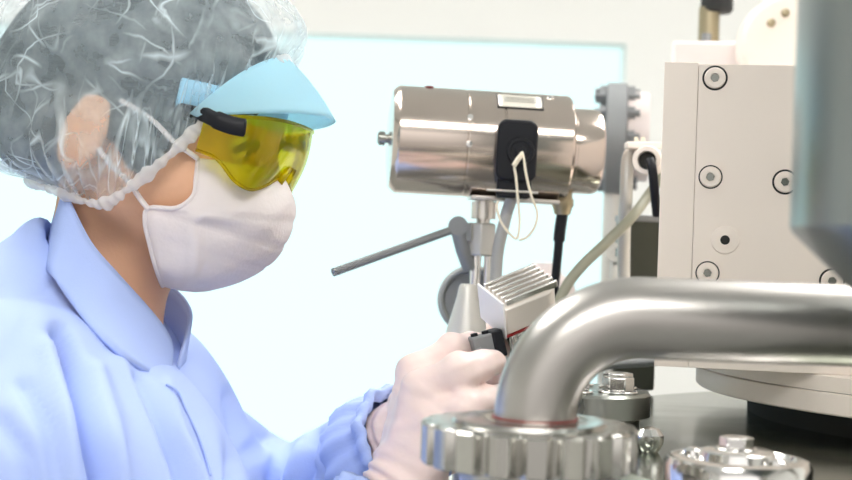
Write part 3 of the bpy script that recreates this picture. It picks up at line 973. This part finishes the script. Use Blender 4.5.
# ---- round cap with bolt, bottom right
wc = P(738, 452, .785)
whl = thing('flange_cover', (wc[0], wc[1], LZ), 'round steel cap with a central bolt lying on the vessel lid at lower right', 'cap')
MB().lathe([(0, 0), (0, .0405), (.012, .0405), (.0155, .0385), (.0165, .035), (.0165, .0325), (.0145, .031), (.0145, 0)], (wc[0], wc[1], LZ), UP, 72).build('flange', 'steel_bright', whl)
MB().lathe([(0, 0), (0, .0215), (.0045, .0205), (.006, .0175), (.006, 0)], (wc[0], wc[1], LZ+.0145), UP, 48).build('boss', 'steel_bright', whl)
hex_bolt('hex_bolt', whl, (wc[0]-.001, wc[1], LZ+.0203), UP, .0095, .006, 'steel_bright')
for a in (2.6, 5.4):
    MB().lathe([(0, 0), (0, .006), (.003, .0055), (.0045, .003), (.0048, 0)], (wc[0]+.0262*math.cos(a), wc[1]+.0262*math.sin(a), LZ+.0145), UP, 20).build('screw', 'steel_bright', whl)

# ---- bolted flange behind the pipe
bc = P(586, 389, .95)
fl = thing('bolted_flange', (bc[0], bc[1], LZ), 'small round flange with hexagon bolts behind the upright part of the bent pipe', 'flange')
ftop = bc[2]-LZ
MB().lathe([(0, 0), (0, .036), (.004, .036), (ftop-.018, .036), (ftop-.016, .043), (ftop-.002, .043), (ftop, .041), (ftop, 0)], (bc[0], bc[1], LZ), UP, 64).build('disc', 'steel_dark', fl)
for k in range(5):
    a = -.75+2*PI*k/5
    hex_bolt('hex_bolt', fl, (bc[0]+.026*math.cos(a), bc[1]+.026*math.sin(a), LZ+ftop), UP, .0105, .0090)
# polished knob beside it
kc = P(650, 424, .905)
kn = MB().lathe([(0, 0), (0, .006), (.002, .0075), (.006, .0095), (.011, .0095), (.015, .0065), (.0165, 0)], (kc[0]-.0005, kc[1], LZ), UP, 32).build('ball_fitting', 'steel_bright')
tag(kn, 'tiny polished steel knob right of the bolted flange on the vessel lid', 'knob')

# ---- white machine head on a round base
BY = 1.0
bl = P(657, 280, BY)
yaw = math.atan2(bl[0], bl[1])+.012
bu = np.array([math.cos(yaw), -math.sin(yaw), 0]); bn = np.array([math.sin(yaw), math.cos(yaw), 0])   # along the face, into the block
ztop = P(700, 63, BY)[2]; zbot = CZ-.083
hd = thing('machine_head', (.40, 1.08, zbot), 'cream enamelled machine block with socket screws on its face', 'machine')
corner = np.array([bl[0], bl[1], 0])
def face_pt(px, py, out=0.0):
    """point on the front face of the block at photo pixel (px,py)"""
    u, v = (px-426.0), -(py-240.0)
    d = np.array([(u*cr-v*sr)/F, 1, (u*sr+v*cr)/F]); o = np.array([0, 0, CZ])
    t = ((corner-o)@bn-0)/(d@bn) if abs(d@bn) > 1e-9 else 1
    t = ((corner[:2]-o[:2])@bn[:2])/(d@bn)
    return o+d*t-bn*out
Wd, Dp = .40, .20
sx = np.dot(face_pt(695, 180)-corner, bu)
# strip on the left, main block, thin joint between them
MB().box(corner+bu*(sx-.0002)/2+bn*Dp/2+UP*(zbot+ztop)/2, (sx-.0003, Dp, ztop-zbot), np.stack([bu, bn, UP])).build('side_strip', 'white_paint', hd, bevel=.0004)
MB().box(corner+bu*(sx+Wd)/2+bn*(Dp/2)+UP*((zbot+ztop)/2-.0006), (Wd-sx, Dp-.0, ztop-zbot-.0012), np.stack([bu, bn, UP])).build('block', 'white_paint', hd, bevel=.0004)
def socket_screw(px, py, r=.0073, pad=None, hole=False):
    c = face_pt(px, py)
    ring = MB().lathe([(.0, r*1.2), (.0004, r*1.15), (.0008, r*1.12), (.0008, r*1.02), (-.002, r*1.02), (-.002, r*1.2), (0, r*1.2)], c, -bn, 36)
    ro = ring.build('shadow_ring', 'black_gap' if not hole else 'white_paint', hd)  # black paints the shadow round the screw head; plain cream at the plug
    if hole:
        s = MB().lathe([(0, r*1.3), (.0012, r*1.26), (.0014, r*1.15), (.0014, .0032), (-.004, .003), (-.004, 0)], c, -bn, 36).build('plug', 'white_paint', hd)
        MB().lathe([(.0002, 0), (.0002, .0033), (-.001, .0033), (-.001, 0)], c-bn*.0013, -bn, 20).build('pinhole', 'black_gap', s)
        return
    s = MB().lathe([(0, 0), (0, r), (.0018, r), (.0024, r*.9), (.0024, r*.42), (.0004, r*.40), (.0004, 0)], c, -bn, 36).build('socket_screw', 'white_paint', hd, smooth=30)
    MB().prism(hexagon(r*.40, .2), c-bn*.00045, *[frame(-bn)[i] for i in (1, 2, 0)], .0012).build('hex_socket', 'steel_dark', s)
for q in ((715, 78), (710.5, 177), (707.5, 273), (785, 182), (832, 281)): socket_screw(*q)
socket_screw(725, 240, .0075, hole=True)
def pad(px0, py0, px1, py1):
    # raised pad that runs from the joint to round the screw
    a = face_pt(px0, py0); w_ = np.dot(face_pt(px1, py0)-a, bu); h_ = (a-face_pt(px0, py1))[2]
    poly = [(0, 0), (w_-h_*.5, 0)]+[(w_-h_*.5+h_*.5*math.sin(t), -h_*.5+h_*.5*math.cos(t)) for t in np.linspace(.15, PI-.15, 14)]+[(w_-h_*.5, -h_), (0, -h_)]
    MB().prism(poly, a+bn*.0004, bu, UP, -bn, .0009).build('screw_pad', 'white_paint', hd, smooth=20)
pad(696.5, 162, 727, 192); pad(695.5, 258, 724, 289)

db = thing('pedestal_plate', (.50, 1.14, CZ-.110), 'two-layered white round base plate under the cream machine block', 'base plate')
DBc = (.502, 1.135); DR = .2775
MB().lathe([(CZ-.110, 0), (CZ-.110, DR-.001), (CZ-.109, DR), (CZ-.0955, DR), (CZ-.0948, DR-.0008), (CZ-.0948, 0)], (DBc[0], DBc[1], 0), UP, 160).build('lower_plate', 'white_paint', db)
MB().lathe([(CZ-.0942, 0), (CZ-.0942, DR-.0006), (CZ-.0838, DR-.0006), (CZ-.0832, DR-.002), (CZ-.0832, 0)], (DBc[0], DBc[1], 0), UP, 160).build('upper_plate', 'white_paint', db)
MB().lathe([(LZ, 0), (LZ, .235), (CZ-.1101, .235), (CZ-.1101, 0)], (DBc[0], DBc[1], 0), UP, 96).build('shade_spacer', 'black_gap', db)  # black and widened to paint in the dark shade under the plate
MB().lathe([(CZ-.0948, 0), (CZ-.0948, DR-.004), (CZ-.0942, DR-.004), (CZ-.0942, 0)], (DBc[0], DBc[1], 0), UP, 96).build('joint', 'black_gap', db)

# ---- hopper in the right foreground
hx, hy = .2565, .60
hop = thing('hopper', (hx, hy, 0), 'dull grey steel hopper with a tapering bottom, close in the right foreground', 'hopper')
zb = P(800, 226, .6)[2]
MB().lathe([(zb-.078, .018), (zb-.003, .0985), (zb, .1), (zb+.34, .1), (zb+.342, .104), (zb+.352, .104), (zb+.354, 0)], (hx, hy, 0), UP, 128).build('bin', 'hopper', hop, smooth=25)
MB().tube([(hx, hy, .012), (hx, hy, zb-.076)], .0185, 32).build('outlet_pipe', 'steel', hop)
MB().lathe([(0, 0), (0, .06), (.012, .06), (.014, .05), (.014, 0)], (hx, hy, 0), UP, 40).build('foot_plate', 'steel', hop)

# ---- round motor / sensor housing
MDp = 1.25
A0, A1 = P(394, 139, MDp-.006), P(566, 149.5, MDp+.006)
max_ = nrm(A1-A0); ML = np.linalg.norm(A1-A0)
mr = 53.5/F*MDp
mot = thing('motor_housing', tuple((A0+A1)/2), 'shiny cylindrical metal housing held level above the bench', 'motor')
MB().lathe([(-.0055, 0), (-.005, mr*.55), (-.003, mr*.90), (0, mr*.965), (.0025, mr), (.060, mr), (.0605, mr*.99), (.0615, mr*.99), (.062, mr), (ML*.60, mr), (ML*.60+.0006, mr*.988), (ML*.60+.0016, mr*.988), (ML*.60+.002, mr), (ML-.002, mr), (ML, mr*.975), (ML+.001, mr*.93), (ML+.001, 0)],
           A0, max_, 96).build('barrel', 'nickel', mot, smooth=30)
r2 = mr*.80
MB().lathe([(ML, 0), (ML, r2*1.03), (ML+.004, r2*1.03), (ML+.0045, r2), (ML+.022, r2), (ML+.027, r2*.965), (ML+.0295, r2*.86), (ML+.031, 0)], A0+UP*(-.001), max_, 80).build('end_cap', 'nickel', mot, smooth=30)
MB().lathe([(0, 0), (0, .004), (-.004, .004), (-.004, .0062), (-.009, .0062), (-.0105, .004), (-.0105, 0)], A0-max_*.004, max_, 20).build('centre_stud', 'steel_dark', mot)
ma, mb_, mc = frame(max_)      # mb_: horizontal across, mc: up-ish
if mb_[1] > 0: mb_ = -mb_      # towards the camera
mup = nrm(UP-np.dot(UP, max_)*max_)
def on_barrel(t, ang, r=None):
    """ang measured from facing-the-camera upward"""
    r = mr if r is None else r
    return A0+max_*t+(mb_*math.cos(ang)+mup*math.sin(ang))*r
def patch(t0, t1, a0, a1, r, n=10):
    G = [[on_barrel(t0+(t1-t0)*i/6, a0+(a1-a0)*j/n, r) for j in range(n+1)] for i in range(7)]
    return MB().grid(np.array(G))
tl0 = ML*(490-394)/172; tl1 = ML*(535-394)/172
patch(tl0, tl1, .68, 1.10, mr+.0004).build('label_border', 'black_plastic', mot, smooth=180, solid=.0006)
pl = patch(tl0+.0012, tl1-.0012, .70, 1.08, mr+.0009).build('label_plate', 'label', mot, smooth=180, solid=.0005)
for q in (.84, .90, .96):
    patch(tl0+.006, tl1-.005, q, q+.018, mr+.0013, 2).build('engraved_line', 'steel_dark', pl, smooth=180, solid=.0002)
for t, a in ((.0615, .42), (.0615, -.08), (.133, 1.15)):
    MB().lathe([(0, 0), (0, .003), (.0012, .0027), (.0016, 0)], on_barrel(t, a), nrm(on_barrel(t, a, 1)-on_barrel(t, a, .5)), 16).build('screw', 'alu', mot)
MB().lathe([(0, 0), (0, .004), (.001, .0035), (.0012, 0)], on_barrel(.028, 1.40), mup, 16).build('red_mark', 'red', mot)
# flat foot rail under the barrel
MB().box(A0+max_*(ML*.70)-mup*(mr+.0005)+mb_*.006, (.078, .034, .004), np.stack([max_, mb_, mup])).build('foot_rail', 'steel_soft', mot, bevel=.001)

# black connector block
def rrect(w_, h_, r, n=6):
    out = []
    for cx_, cy2, a0 in ((w_/2-r, h_/2-r, 0), (-w_/2+r, h_/2-r, PI/2), (-w_/2+r, -h_/2+r, PI), (w_/2-r, -h_/2+r, 1.5*PI)):
        for k in range(n+1):
            a = a0+PI/2*k/n; out.append((cx_+r*math.cos(a), cy2+r*math.sin(a)))
    return out
cc = P(516.5, 151, MDp-mr*1.0)
con = thing('cable_connector', tuple(cc), 'black plastic plug box on the side of the shiny cylindrical housing', 'connector')
MB().prism(rrect(.0345, .052, .008), cc+np.array([0, .020, 0]), max_, mup, np.array([0, -1., 0]), .028).build('box', 'black_plastic', con, bevel=.0022, bseg=3)
MB().prism(rrect(.029, .022, .003), cc+np.array([-.0005, .018, 0])-mup*.029, max_, mup, np.array([0, -1., 0]), .022).build('cable_boot', 'black_plastic', con, bevel=.0015)
MB().lathe([(0, 0), (0, .0118), (.003, .0112), (.003, .0085), (.0018, .008), (.0018, .0045), (.0045, .004), (.0045, 0)], cc+np.array([.003, -.008, 0])-mup*.0005, (0, -1, 0), 32).build('cover_screw', 'black_plastic', con)
MB().tube([cc-max_*.024-mup*.0345+np.array([0, -.004, 0]), cc+max_*.020-mup*.0345+np.array([0, -.004, 0])], .0012, 8).build('retaining_pin', 'steel_soft', con)
# cream cord looped through the connector's screw
dw = MDp-mr-.014
lp = [P(521, 153, dw), P(519, 159, dw-.003), P(514.5, 165, dw-.003), P(516, 178, dw-.003), P(518, 200, dw-.002), P(519.5, 222, dw), P(517, 238, dw), P(510, 234, dw), P(501, 222, dw), P(497, 208, dw), P(498, 201, dw)]
wire = MB().tube(catmull(lp, 8), .0011, 8)
lp2 = [P(522, 152, dw), P(524, 160, dw-.004), P(526, 174, dw-.004), P(531, 195, dw-.003), P(537, 212, dw), P(535, 226, dw), P(527, 237, dw), P(519, 240, dw)]
wire.tube(catmull(lp2, 8), .0011, 8)
wire.tube(catmull([P(513.8, 166, dw-.003), P(517.5, 160, dw-.0035), P(522, 154.5, dw-.002)], 6), .0022, 8)
tag(wire.build('tie_cord', 'thread', smooth=180), 'cream cord looped through the black plug box and hanging below it', 'cord')
# grey cable leaving the connector downward
gc = [cc-mup*.038+np.array([-.001, .008, 0]), P(507, 212, MDp-.03), P(503, 228, MDp-.03), P(498.5, 248, MDp-.03), P(496.5, 268, MDp-.03), P(496, 300, MDp-.03), P(505, 350, MDp-.0), P(540, 410, MDp)]
tag(MB().tube(catmull(gc, 8), .0051, 14).build('grey_cable', 'cable_grey', smooth=180), 'thick grey cable coming straight down out of the black plug box', 'cable')
# black cable with brass gland on the end cap
g0 = P(563, 192, MDp+.006)
gl = thing('black_cable', tuple(g0), 'black cable with a brass gland under the right end of the cylindrical housing', 'cable')
MB().lathe([(0, 0), (0, .0085), (-.010, .0085), (-.010, .0098), (-.016, .0098), (-.018, .0085), (-.024, .007), (-.024, 0)], g0+UP*.004, UP, 24).build('gland', 'brass', gl)
MB().tube(catmull([P(563, 210, MDp+.006), P(560, 230, MDp+.006), P(558.5, 246, MDp+.006), P(557, 262, MDp+.006), P(554, 290, MDp+.01), P(548, 330, MDp+.02), P(548, 400, MDp+.03)], 8), [.0052]*14+[.0040]*(35), 12).build('cable', 'black_plastic', gl, smooth=180)

# ---- stand below the housing
st0 = P(484, 203, MDp)
std = thing('clamp_stand', (st0[0], st0[1], 0), 'steel clamp stand with upright rods carrying the cylindrical housing', 'stand')
def vlathe(prof_px, xpx, d, **kw):
    """profile given as (photo y, half width px) around the upright axis through xpx"""
    base = P(xpx, prof_px[0][0], d)
    return [(P(xpx, y, d)[2]-base[2], hw/F*d) for y, hw in prof_px], base
pr, b0 = vlathe([(196, 0), (196, 9), (202, 9), (202, 12.5), (219, 12.5), (219, 7), (224, 7), (224, 0)], 484, MDp)
MB().lathe(pr, b0, UP, 32).build('collar', 'steel_soft', std)
pr, b0 = vlathe([(223, 0), (223, 15), (225, 16.5), (254, 16.5), (256, 15), (256, 0)], 481, MDp)
MB().lathe(pr, b0, UP, 6, None).build('clamp_block', 'cast_light', std, smooth=0, bevel=.001)
for xp, r in ((476, .0050), (488, .0036)):
    a = P(xp, 254, MDp); MB().tube([a, (a[0], a[1], .02)], r, 20).build('rod', 'steel_bright', std)
MB().box((st0[0], st0[1], .01), (.16, .05, .02)).build('base_plate', 'cast', std, bevel=.003)
# pivot lug and lever
lv = thing('clamp_lever', tuple(P(456, 226, MDp-.01)), 'thin grey lever rod sticking out to the left from the clamp stand', 'lever')
MB().tube([P(333, 272.5, MDp-.06), P(390, 252, MDp-.035), P(452, 230, MDp-.012)], .0036, 14).build('rod', 'cast', lv)
lug = MB().lathe([(-.008, 0), (-.008, .0085), (.008, .0085), (.008, 0)], P(458, 226, MDp-.008), (0, 1, 0), 24)
lug.box(P(463, 232, MDp-.006), (.014, .014, .016))
lug.tube([P(458, 226, MDp-.008), P(463, 250, MDp-.008), P(469, 268, MDp-.002)], [.0075, .0065, .006], 12)
lug.build('pivot_lug', 'cast', lv, bevel=.0)
# round bracket and cone fitting beneath
vf = thing('valve_fitting', tuple(P(470, 330, MDp+.03)), 'grey ring bracket with pale cone fitting below the clamp stand', 'fitting')
ringc = P(472, 300, MDp+.035)
rg = [[ringc+np.array([math.cos(a), 0, math.sin(a)])*(.028+.0035*math.cos(q))+np.array([0, 1, 0])*.010*math.sin(q) for q in np.linspace(0, 2*PI, 16, endpoint=False)] for a in np.linspace(0, 2*PI, 48, endpoint=False)]
MB().grid(np.array(rg), True, True).build('ring', 'grey_rubber', vf, smooth=180)
MB().lathe([(-.004, 0), (-.004, .0245), (.006, .0245), (.006, 0)], ringc, (0, 1, 0), 40).build('web', 'cast', vf)
pr, b0 = vlathe([(284, 0), (284, 7), (287, 9), (296, 10.5), (330, 20), (352, 22), (420, 22), (420, 0)], 468, MDp-.045)
MB().lathe(pr, b0, UP, 40).build('cone', 'cast_light', vf, smooth=50)
bp0 = P(468, 420, MDp-.045)
MB().tube([bp0, (bp0[0], bp0[1], 0.01)], .012, 20).build('stem', 'steel', vf)

# ---- ribbed instrument head held in the gloved fingers
IH = thing('instrument_head', tuple(P(515, 318, 1.0)), 'small ribbed metal instrument head with red line held in the gloved fingers', 'instrument')
ic = P(521, 301, 1.0)
tilt = math.radians(21); yw = math.radians(24); pt = math.radians(24)
iu = np.array([math.cos(yw), math.sin(yw), 0]); iv = np.array([-math.sin(yw), math.cos(yw), 0]); iw = UP.copy()
def rot(v, ax, a):
    ax = nrm(ax); return v*math.cos(a)+np.cross(ax, v)*math.sin(a)+ax*np.dot(ax, v)*(1-math.cos(a))
iu, iw = rot(iu, iv, -tilt), rot(iw, iv, -tilt)
iv, iw = rot(iv, iu, pt), rot(iw, iu, pt)        # lean the top towards the camera
IL, IDp, IHt = .046, .034, .021
poly = [(-IL/2, -IDp/2), (IL/2-.012, -IDp/2)]+[(IL/2-.012+.012*math.sin(t), -IDp/2+.012-.012*math.cos(t)) for t in np.linspace(.2, PI/2, 8)]
poly += [(IL/2-.012+.012*math.cos(t), IDp/2-.012+.012*math.sin(t)) for t in np.linspace(0, PI/2, 8)]+[(-IL/2, IDp/2)]
MB().prism(poly, ic-iw*IHt*.5, iu, iv, iw, IHt).build('housing', 'alu_cream', IH, bevel=.0012, smooth=40)
for k in range(6):
    y0 = -IDp/2+.0035+k*.0055
    f_ = MB().box(ic+iv*y0+iw*(IHt*.5+.0024)+iu*.0008, (IL*.93, .0024, .0056), np.stack([iu, iv, iw]))
    f_.build('fin', 'alu', IH, bevel=.0008)
cap_ = MB().box(ic-iu*(IL/2+.0008)+iw*.0015, (.0016, IDp*1.0, IHt+.008), np.stack([iu, iv, iw])); cap_.build('end_plate', mat('white_end_plate', (.9, .9, .9), 0, .35), IH, bevel=.0006)
pg = [(a*1.03, b*1.03) for a, b in poly]
MB().prism(pg, ic-iw*(IHt*.5+.0015), iu, iv, iw, .0014).build('red_line', 'red', IH, smooth=40)
pg = [(a*.93, b*.93) for a, b in poly]
MB().prism(pg, ic-iw*(IHt*.5+.0215), iu, iv, iw, .020).build('lower_body', 'steel_bright', IH, smooth=40)
for k in range(7):
    MB().box(ic+iu*(-IL*.40+k*IL*.125)-iv*(IDp*.475)-iw*(IHt*.5+.0115), (.0030, .0022, .019), np.stack([iu, iv, iw])).build('rib', 'alu', IH, bevel=.0007)
MB().lathe([(-.0215, 0), (-.0215, .013), (-.040, .012), (-.040, 0)], ic-iw*IHt*.5, iw, 30).build('stub', 'steel', IH)
# black plug
pk = thing('plug', tuple(P(483, 347, .992)), 'small black plug with a stubby pin gripped between the gloved fingers', 'plug')
pkc = P(483, 346, .985)
ku = nrm(np.array([.93, .2, .25])); kv = nrm(np.cross(UP, ku)); kw = np.cross(ku, kv)
MB().box(pkc, (.016, .014, .016), np.stack([ku, kv, kw])).build('body', 'cast', pk, bevel=.0012)
MB().box(pkc+ku*.010, (.008, .017, .019), np.stack([ku, kv, kw])).build('flange', 'black_plastic', pk, bevel=.0012)
MB().tube([pkc-kw*.002-kv*.006-ku*.002+np.array([0, -.003, 0]), pkc-ku*.014-kw*.008+np.array([0, -.008, 0])], .0036, 16).build('pin', 'cast', pk)
for q in (-.0045, .0035):
    MB().lathe([(0, 0), (0, .0026), (.0022, .0024), (.0024, 0)], pkc+ku*q+kw*.0078, kw, 14).build('screw', 'black_plastic', pk)

# ================================================================== BACKGROUND MACHINERY
# rear cabinet behind the white block
rc0 = P(658, 35, 1.48)
cyaw = -.17; CAX = np.array([[math.cos(cyaw), math.sin(cyaw), 0], [-math.sin(cyaw), math.cos(cyaw), 0], [0, 0, 1]])
cab = thing('rear_cabinet', (rc0[0]+.2, 1.52, 0), 'pale pink enamelled cabinet standing behind the cream machine block', 'cabinet')
MB().box((rc0[0]+.235, 1.58, (rc0[2]+1.37)/2), (.40, .2, rc0[2]-1.37), CAX).build('body', 'pink_paint', cab, bevel=.004)
MB().tube([(rc0[0]+.36, 1.60, .02), (rc0[0]+.36, 1.60, 1.372)], .035, 24).build('post', 'cast_light', cab)
MB().box((rc0[0]+.36, 1.60, .01), (.2, .16, .02)).build('foot_plate', 'cast_light', cab)
MB().box((rc0[0]+.115+.23, 1.58, rc0[2]+.010), (.19, .16, .020)).build('top_cover', 'white_paint', cab, bevel=.003)
MB().lathe([(0, 0), (0, .006), (.012, .005), (.012, 0)], (rc0[0]+.060, 1.53, rc0[2]-.001), UP, 16).build('stud', 'cast', cab)
# round cover plate with screws
rp = P(792, 48, 1.475)
cov = thing('round_cover', tuple(rp), 'cream round cover disc with two brass screws above the cream machine block', 'cover')
MB().lathe([(-.014, 0), (-.014, .056), (.006, .056), (.010, .051), (.010, 0)], rp, (0, -1, 0), 56).build('disc', 'white_paint', cov)
for q in ((771, 23), (785, 13)):
    MB().lathe([(0, 0), (0, .0045), (.004, .004), (.005, 0)], P(q[0], q[1], 1.4655), (0, -1, 0), 18).build('screw', 'brass', cov)
# black cap on a stem
bs = P(716, 32, 1.56)
bk = thing('hand_valve', (bs[0], bs[1], rc0[2]), 'black knob on an olive stem rising behind the cream machine block', 'knob')
zt = P(716, 32, 1.5)[2]
MB().tube([(bs[0]-.008, bs[1], rc0[2]-.002), (bs[0]-.008, bs[1], P(716, 8, 1.56)[2])], .0115, 20).build('stem', 'brass', bk)
kz = P(716, 13, 1.56)[2]
MB().lathe([(0, 0), (0, .015), (.003, .0175), (.040, .0175), (.044, .012), (.044, 0)], (bs[0], bs[1], kz), UP, 28).build('cap', 'black_gap', bk)

# flanged pipe seen edge-on
fc = P(616, 139, 1.60)
fp = thing('flanged_pipe', tuple(fc), 'grey bolted pipe flange seen edge-on left of the cream machine block', 'flange')
XA = nrm(np.array([fc[1], -fc[0], 0]))
MB().lathe([(-.012, 0), (-.012, .060), (-.010, .063), (.010, .063), (.012, .060), (.012, 0)], fc, XA, 56).build('flange', 'cast', fp)
MB().lathe([(.012, 0), (.012, .050), (.036, .050), (.036, 0)], fc+UP*.003, XA, 48).build('tube', 'pink_paint', fp)
for k in range(12):
    a = 2*PI*k/12+.02
    o = fc+(nrm(np.array([fc[0], fc[1], 0]))*math.cos(a)+UP*math.sin(a))*.053
    m_ = MB().prism(hexagon(.0075), o-XA*.0195, *[frame(XA)[i] for i in (1, 2, 0)], .0075)
    m_.prism(hexagon(.0075), o+XA*.0122, *[frame(XA)[i] for i in (1, 2, 0)], .0075)
    m_.lathe([(0, 0), (0, .0038), (.050, .0038), (.050, 0)], o-XA*.025, XA, 12)
    m_.build('flange_bolt', 'cast', fp)
sup = P(616, 260, 1.6)
MB().tube([fc-UP*.06, (fc[0], fc[1], 0)], .012, 20).build('support_post', 'cast_light', fp)

# cable entry with black cord
ce = P(648, 161, 1.22)
cg = thing('cable_entry', tuple(ce), 'cream ring cable entry with a short black cord left of the cream block', 'cable entry')
MB().lathe([(0, .0075), (0, .0125), (.006, .0130), (.012, .0118), (.012, .0080), (0, .0075)], ce, (-.25, -1, 0), 32).build('ring', 'white_paint', cg)
MB().lathe([(0, 0), (0, .0078), (.006, .0075), (.006, 0)], ce, (-.25, -1, 0), 24).build('bore', 'black_gap', cg)
MB().lathe([(0, 0), (0, .012), (-.03, .012), (-.03, 0)], ce, (-.25, -1, 0), 24).build('sleeve', 'white_paint', cg)
MB().tube(catmull([P(650, 160, 1.205), P(652.5, 170, 1.20), P(654.5, 190, 1.20), P(657, 215, 1.21)], 8), .0040, 12).build('cord', 'black_plastic', cg, smooth=180)
MB().box(P(643, 146, 1.235), (.030, .02, .006)).build('bracket', 'white_paint', cg, bevel=.001)
for q in (637, 644):
    MB().tube([P(q, 145, 1.235), P(q-1, 137, 1.235)], .0016, 8).build('prong', 'thread', cg)
# pale hose next to it and the long olive cable
hs = MB().tube(catmull([P(640, 150, 1.25), P(630, 154, 1.25), P(627, 170, 1.25), P(626, 200, 1.25), P(624, 235, 1.26), P(624, 300, 1.27), P(626, 380, 1.28)], 8), .0058, 14).build('pale_hose', 'cast_light', smooth=180)
tag(hs, 'pale grey hose running straight down beside the cream ring cable entry', 'hose')
oc = MB().tube(catmull([P(664, 172, 1.262), P(648, 196, 1.262), P(632, 217, 1.235), P(606, 243, 1.23), P(582, 266, 1.22), P(566, 287, 1.215), P(556, 312, 1.21), P(552, 350, 1.21), P(556, 400, 1.21)], 8), .0046, 14).build('olive_cable', 'olive_cable', smooth=180)
tag(oc, 'olive grey cable curving down to the left from the cream block', 'cable')
# dark box behind
dbx = P(640, 252, 1.33)
dk = thing('junction_box', tuple(dbx), 'dark box half hidden behind the left edge of the cream block', 'box')
MB().box(dbx, (.040, .05, .060)).build('body', 'dark_box', dk, bevel=.002)
MB().box(dbx+np.array([0, 0, .031]), (.043, .052, .006)).build('lid', 'cast', dk, bevel=.001)
MB().tube([dbx-UP*.03, (dbx[0], dbx[1], 0)], .012, 18).build('post', 'cast', dk)
nt_ = P(615, 253, 1.30)
nt2 = MB().lathe([(0, .0045), (0, .0085), (.008, .0085), (.008, .0045), (0, .0045)], nt_, (-.1, -1, .1), 28)
nt2.tube([nt_+np.array([.002, .004, -.005]), nt_+np.array([-.004, -.02, -.06]), np.array([nt_[0]-.004, nt_[1]-.02, .01])], .005, 10)
tag(nt2.build('ring_fitting', 'cast_light', smooth=40), 'small pale ring on a thin post beside the dark box', 'fitting')
# dark hand lever running under the bent pipe and blocks behind
hl = thing('lever_handle', tuple(P(630, 362, 1.22)), 'dark grey handle bar lying level just under the bent pipe', 'handle')
MB().tube(catmull([P(585, 372, 1.20), P(605, 364, 1.21), P(640, 361.5, 1.22), P(680, 358, 1.235)], 8), .0048, 14, flat=1.6).build('bar', 'cast', hl)
MB().box(P(632, 375, 1.28), (.036, .03, .024)).build('block', 'dark_box', hl, bevel=.002)
gbx = P(545, 290, 1.55)
pb = thing('pale_fitting', tuple(gbx), 'blurred pale round fitting behind the ribbed instrument head', 'fitting')
MB().lathe([(-.06, 0), (-.06, .030), (.0, .034), (.012, .03), (.018, .018), (.03, .016), (.03, 0)], gbx, UP, 32).build('body', 'pink_paint', pb)
MB().tube([gbx-UP*.06, (gbx[0], gbx[1], 0)], .016, 18).build('post', 'cast_light', pb)

# ================================================================== LIGHT, CAMERA
def area(name, loc, target, size, power, color=(1, 1, 1)):
    l = bpy.data.lights.new(name, 'AREA'); l.energy = power; l.size = size; l.color = color
    o = bpy.data.objects.new(name, l); COL.objects.link(o); o.location = loc
    o.rotation_euler = (Vector(target)-Vector(loc)).to_track_quat('-Z', 'Y').to_euler()
    return o
cam = bpy.data.cameras.new('camera'); co = bpy.data.objects.new('camera', cam); COL.objects.link(co)
cam.sensor_width = 36; cam.lens = F/852*36; cam.clip_start = .05
co.matrix_world = Matrix(((cr, -sr, 0, 0), (0, 0, -1, 0), (sr, cr, 0, CZ), (0, 0, 0, 1)))
cam.dof.use_dof = True; cam.dof.focus_distance = 1.0; cam.dof.aperture_fstop = 7.5
SC.camera = co
vs = SC.view_settings
SC.display_settings.display_device = 'sRGB'
vs.view_transform = 'Standard'; vs.look = 'None'; vs.gamma = 1.0; vs.use_curve_mapping = False
vs.exposure = 0.25
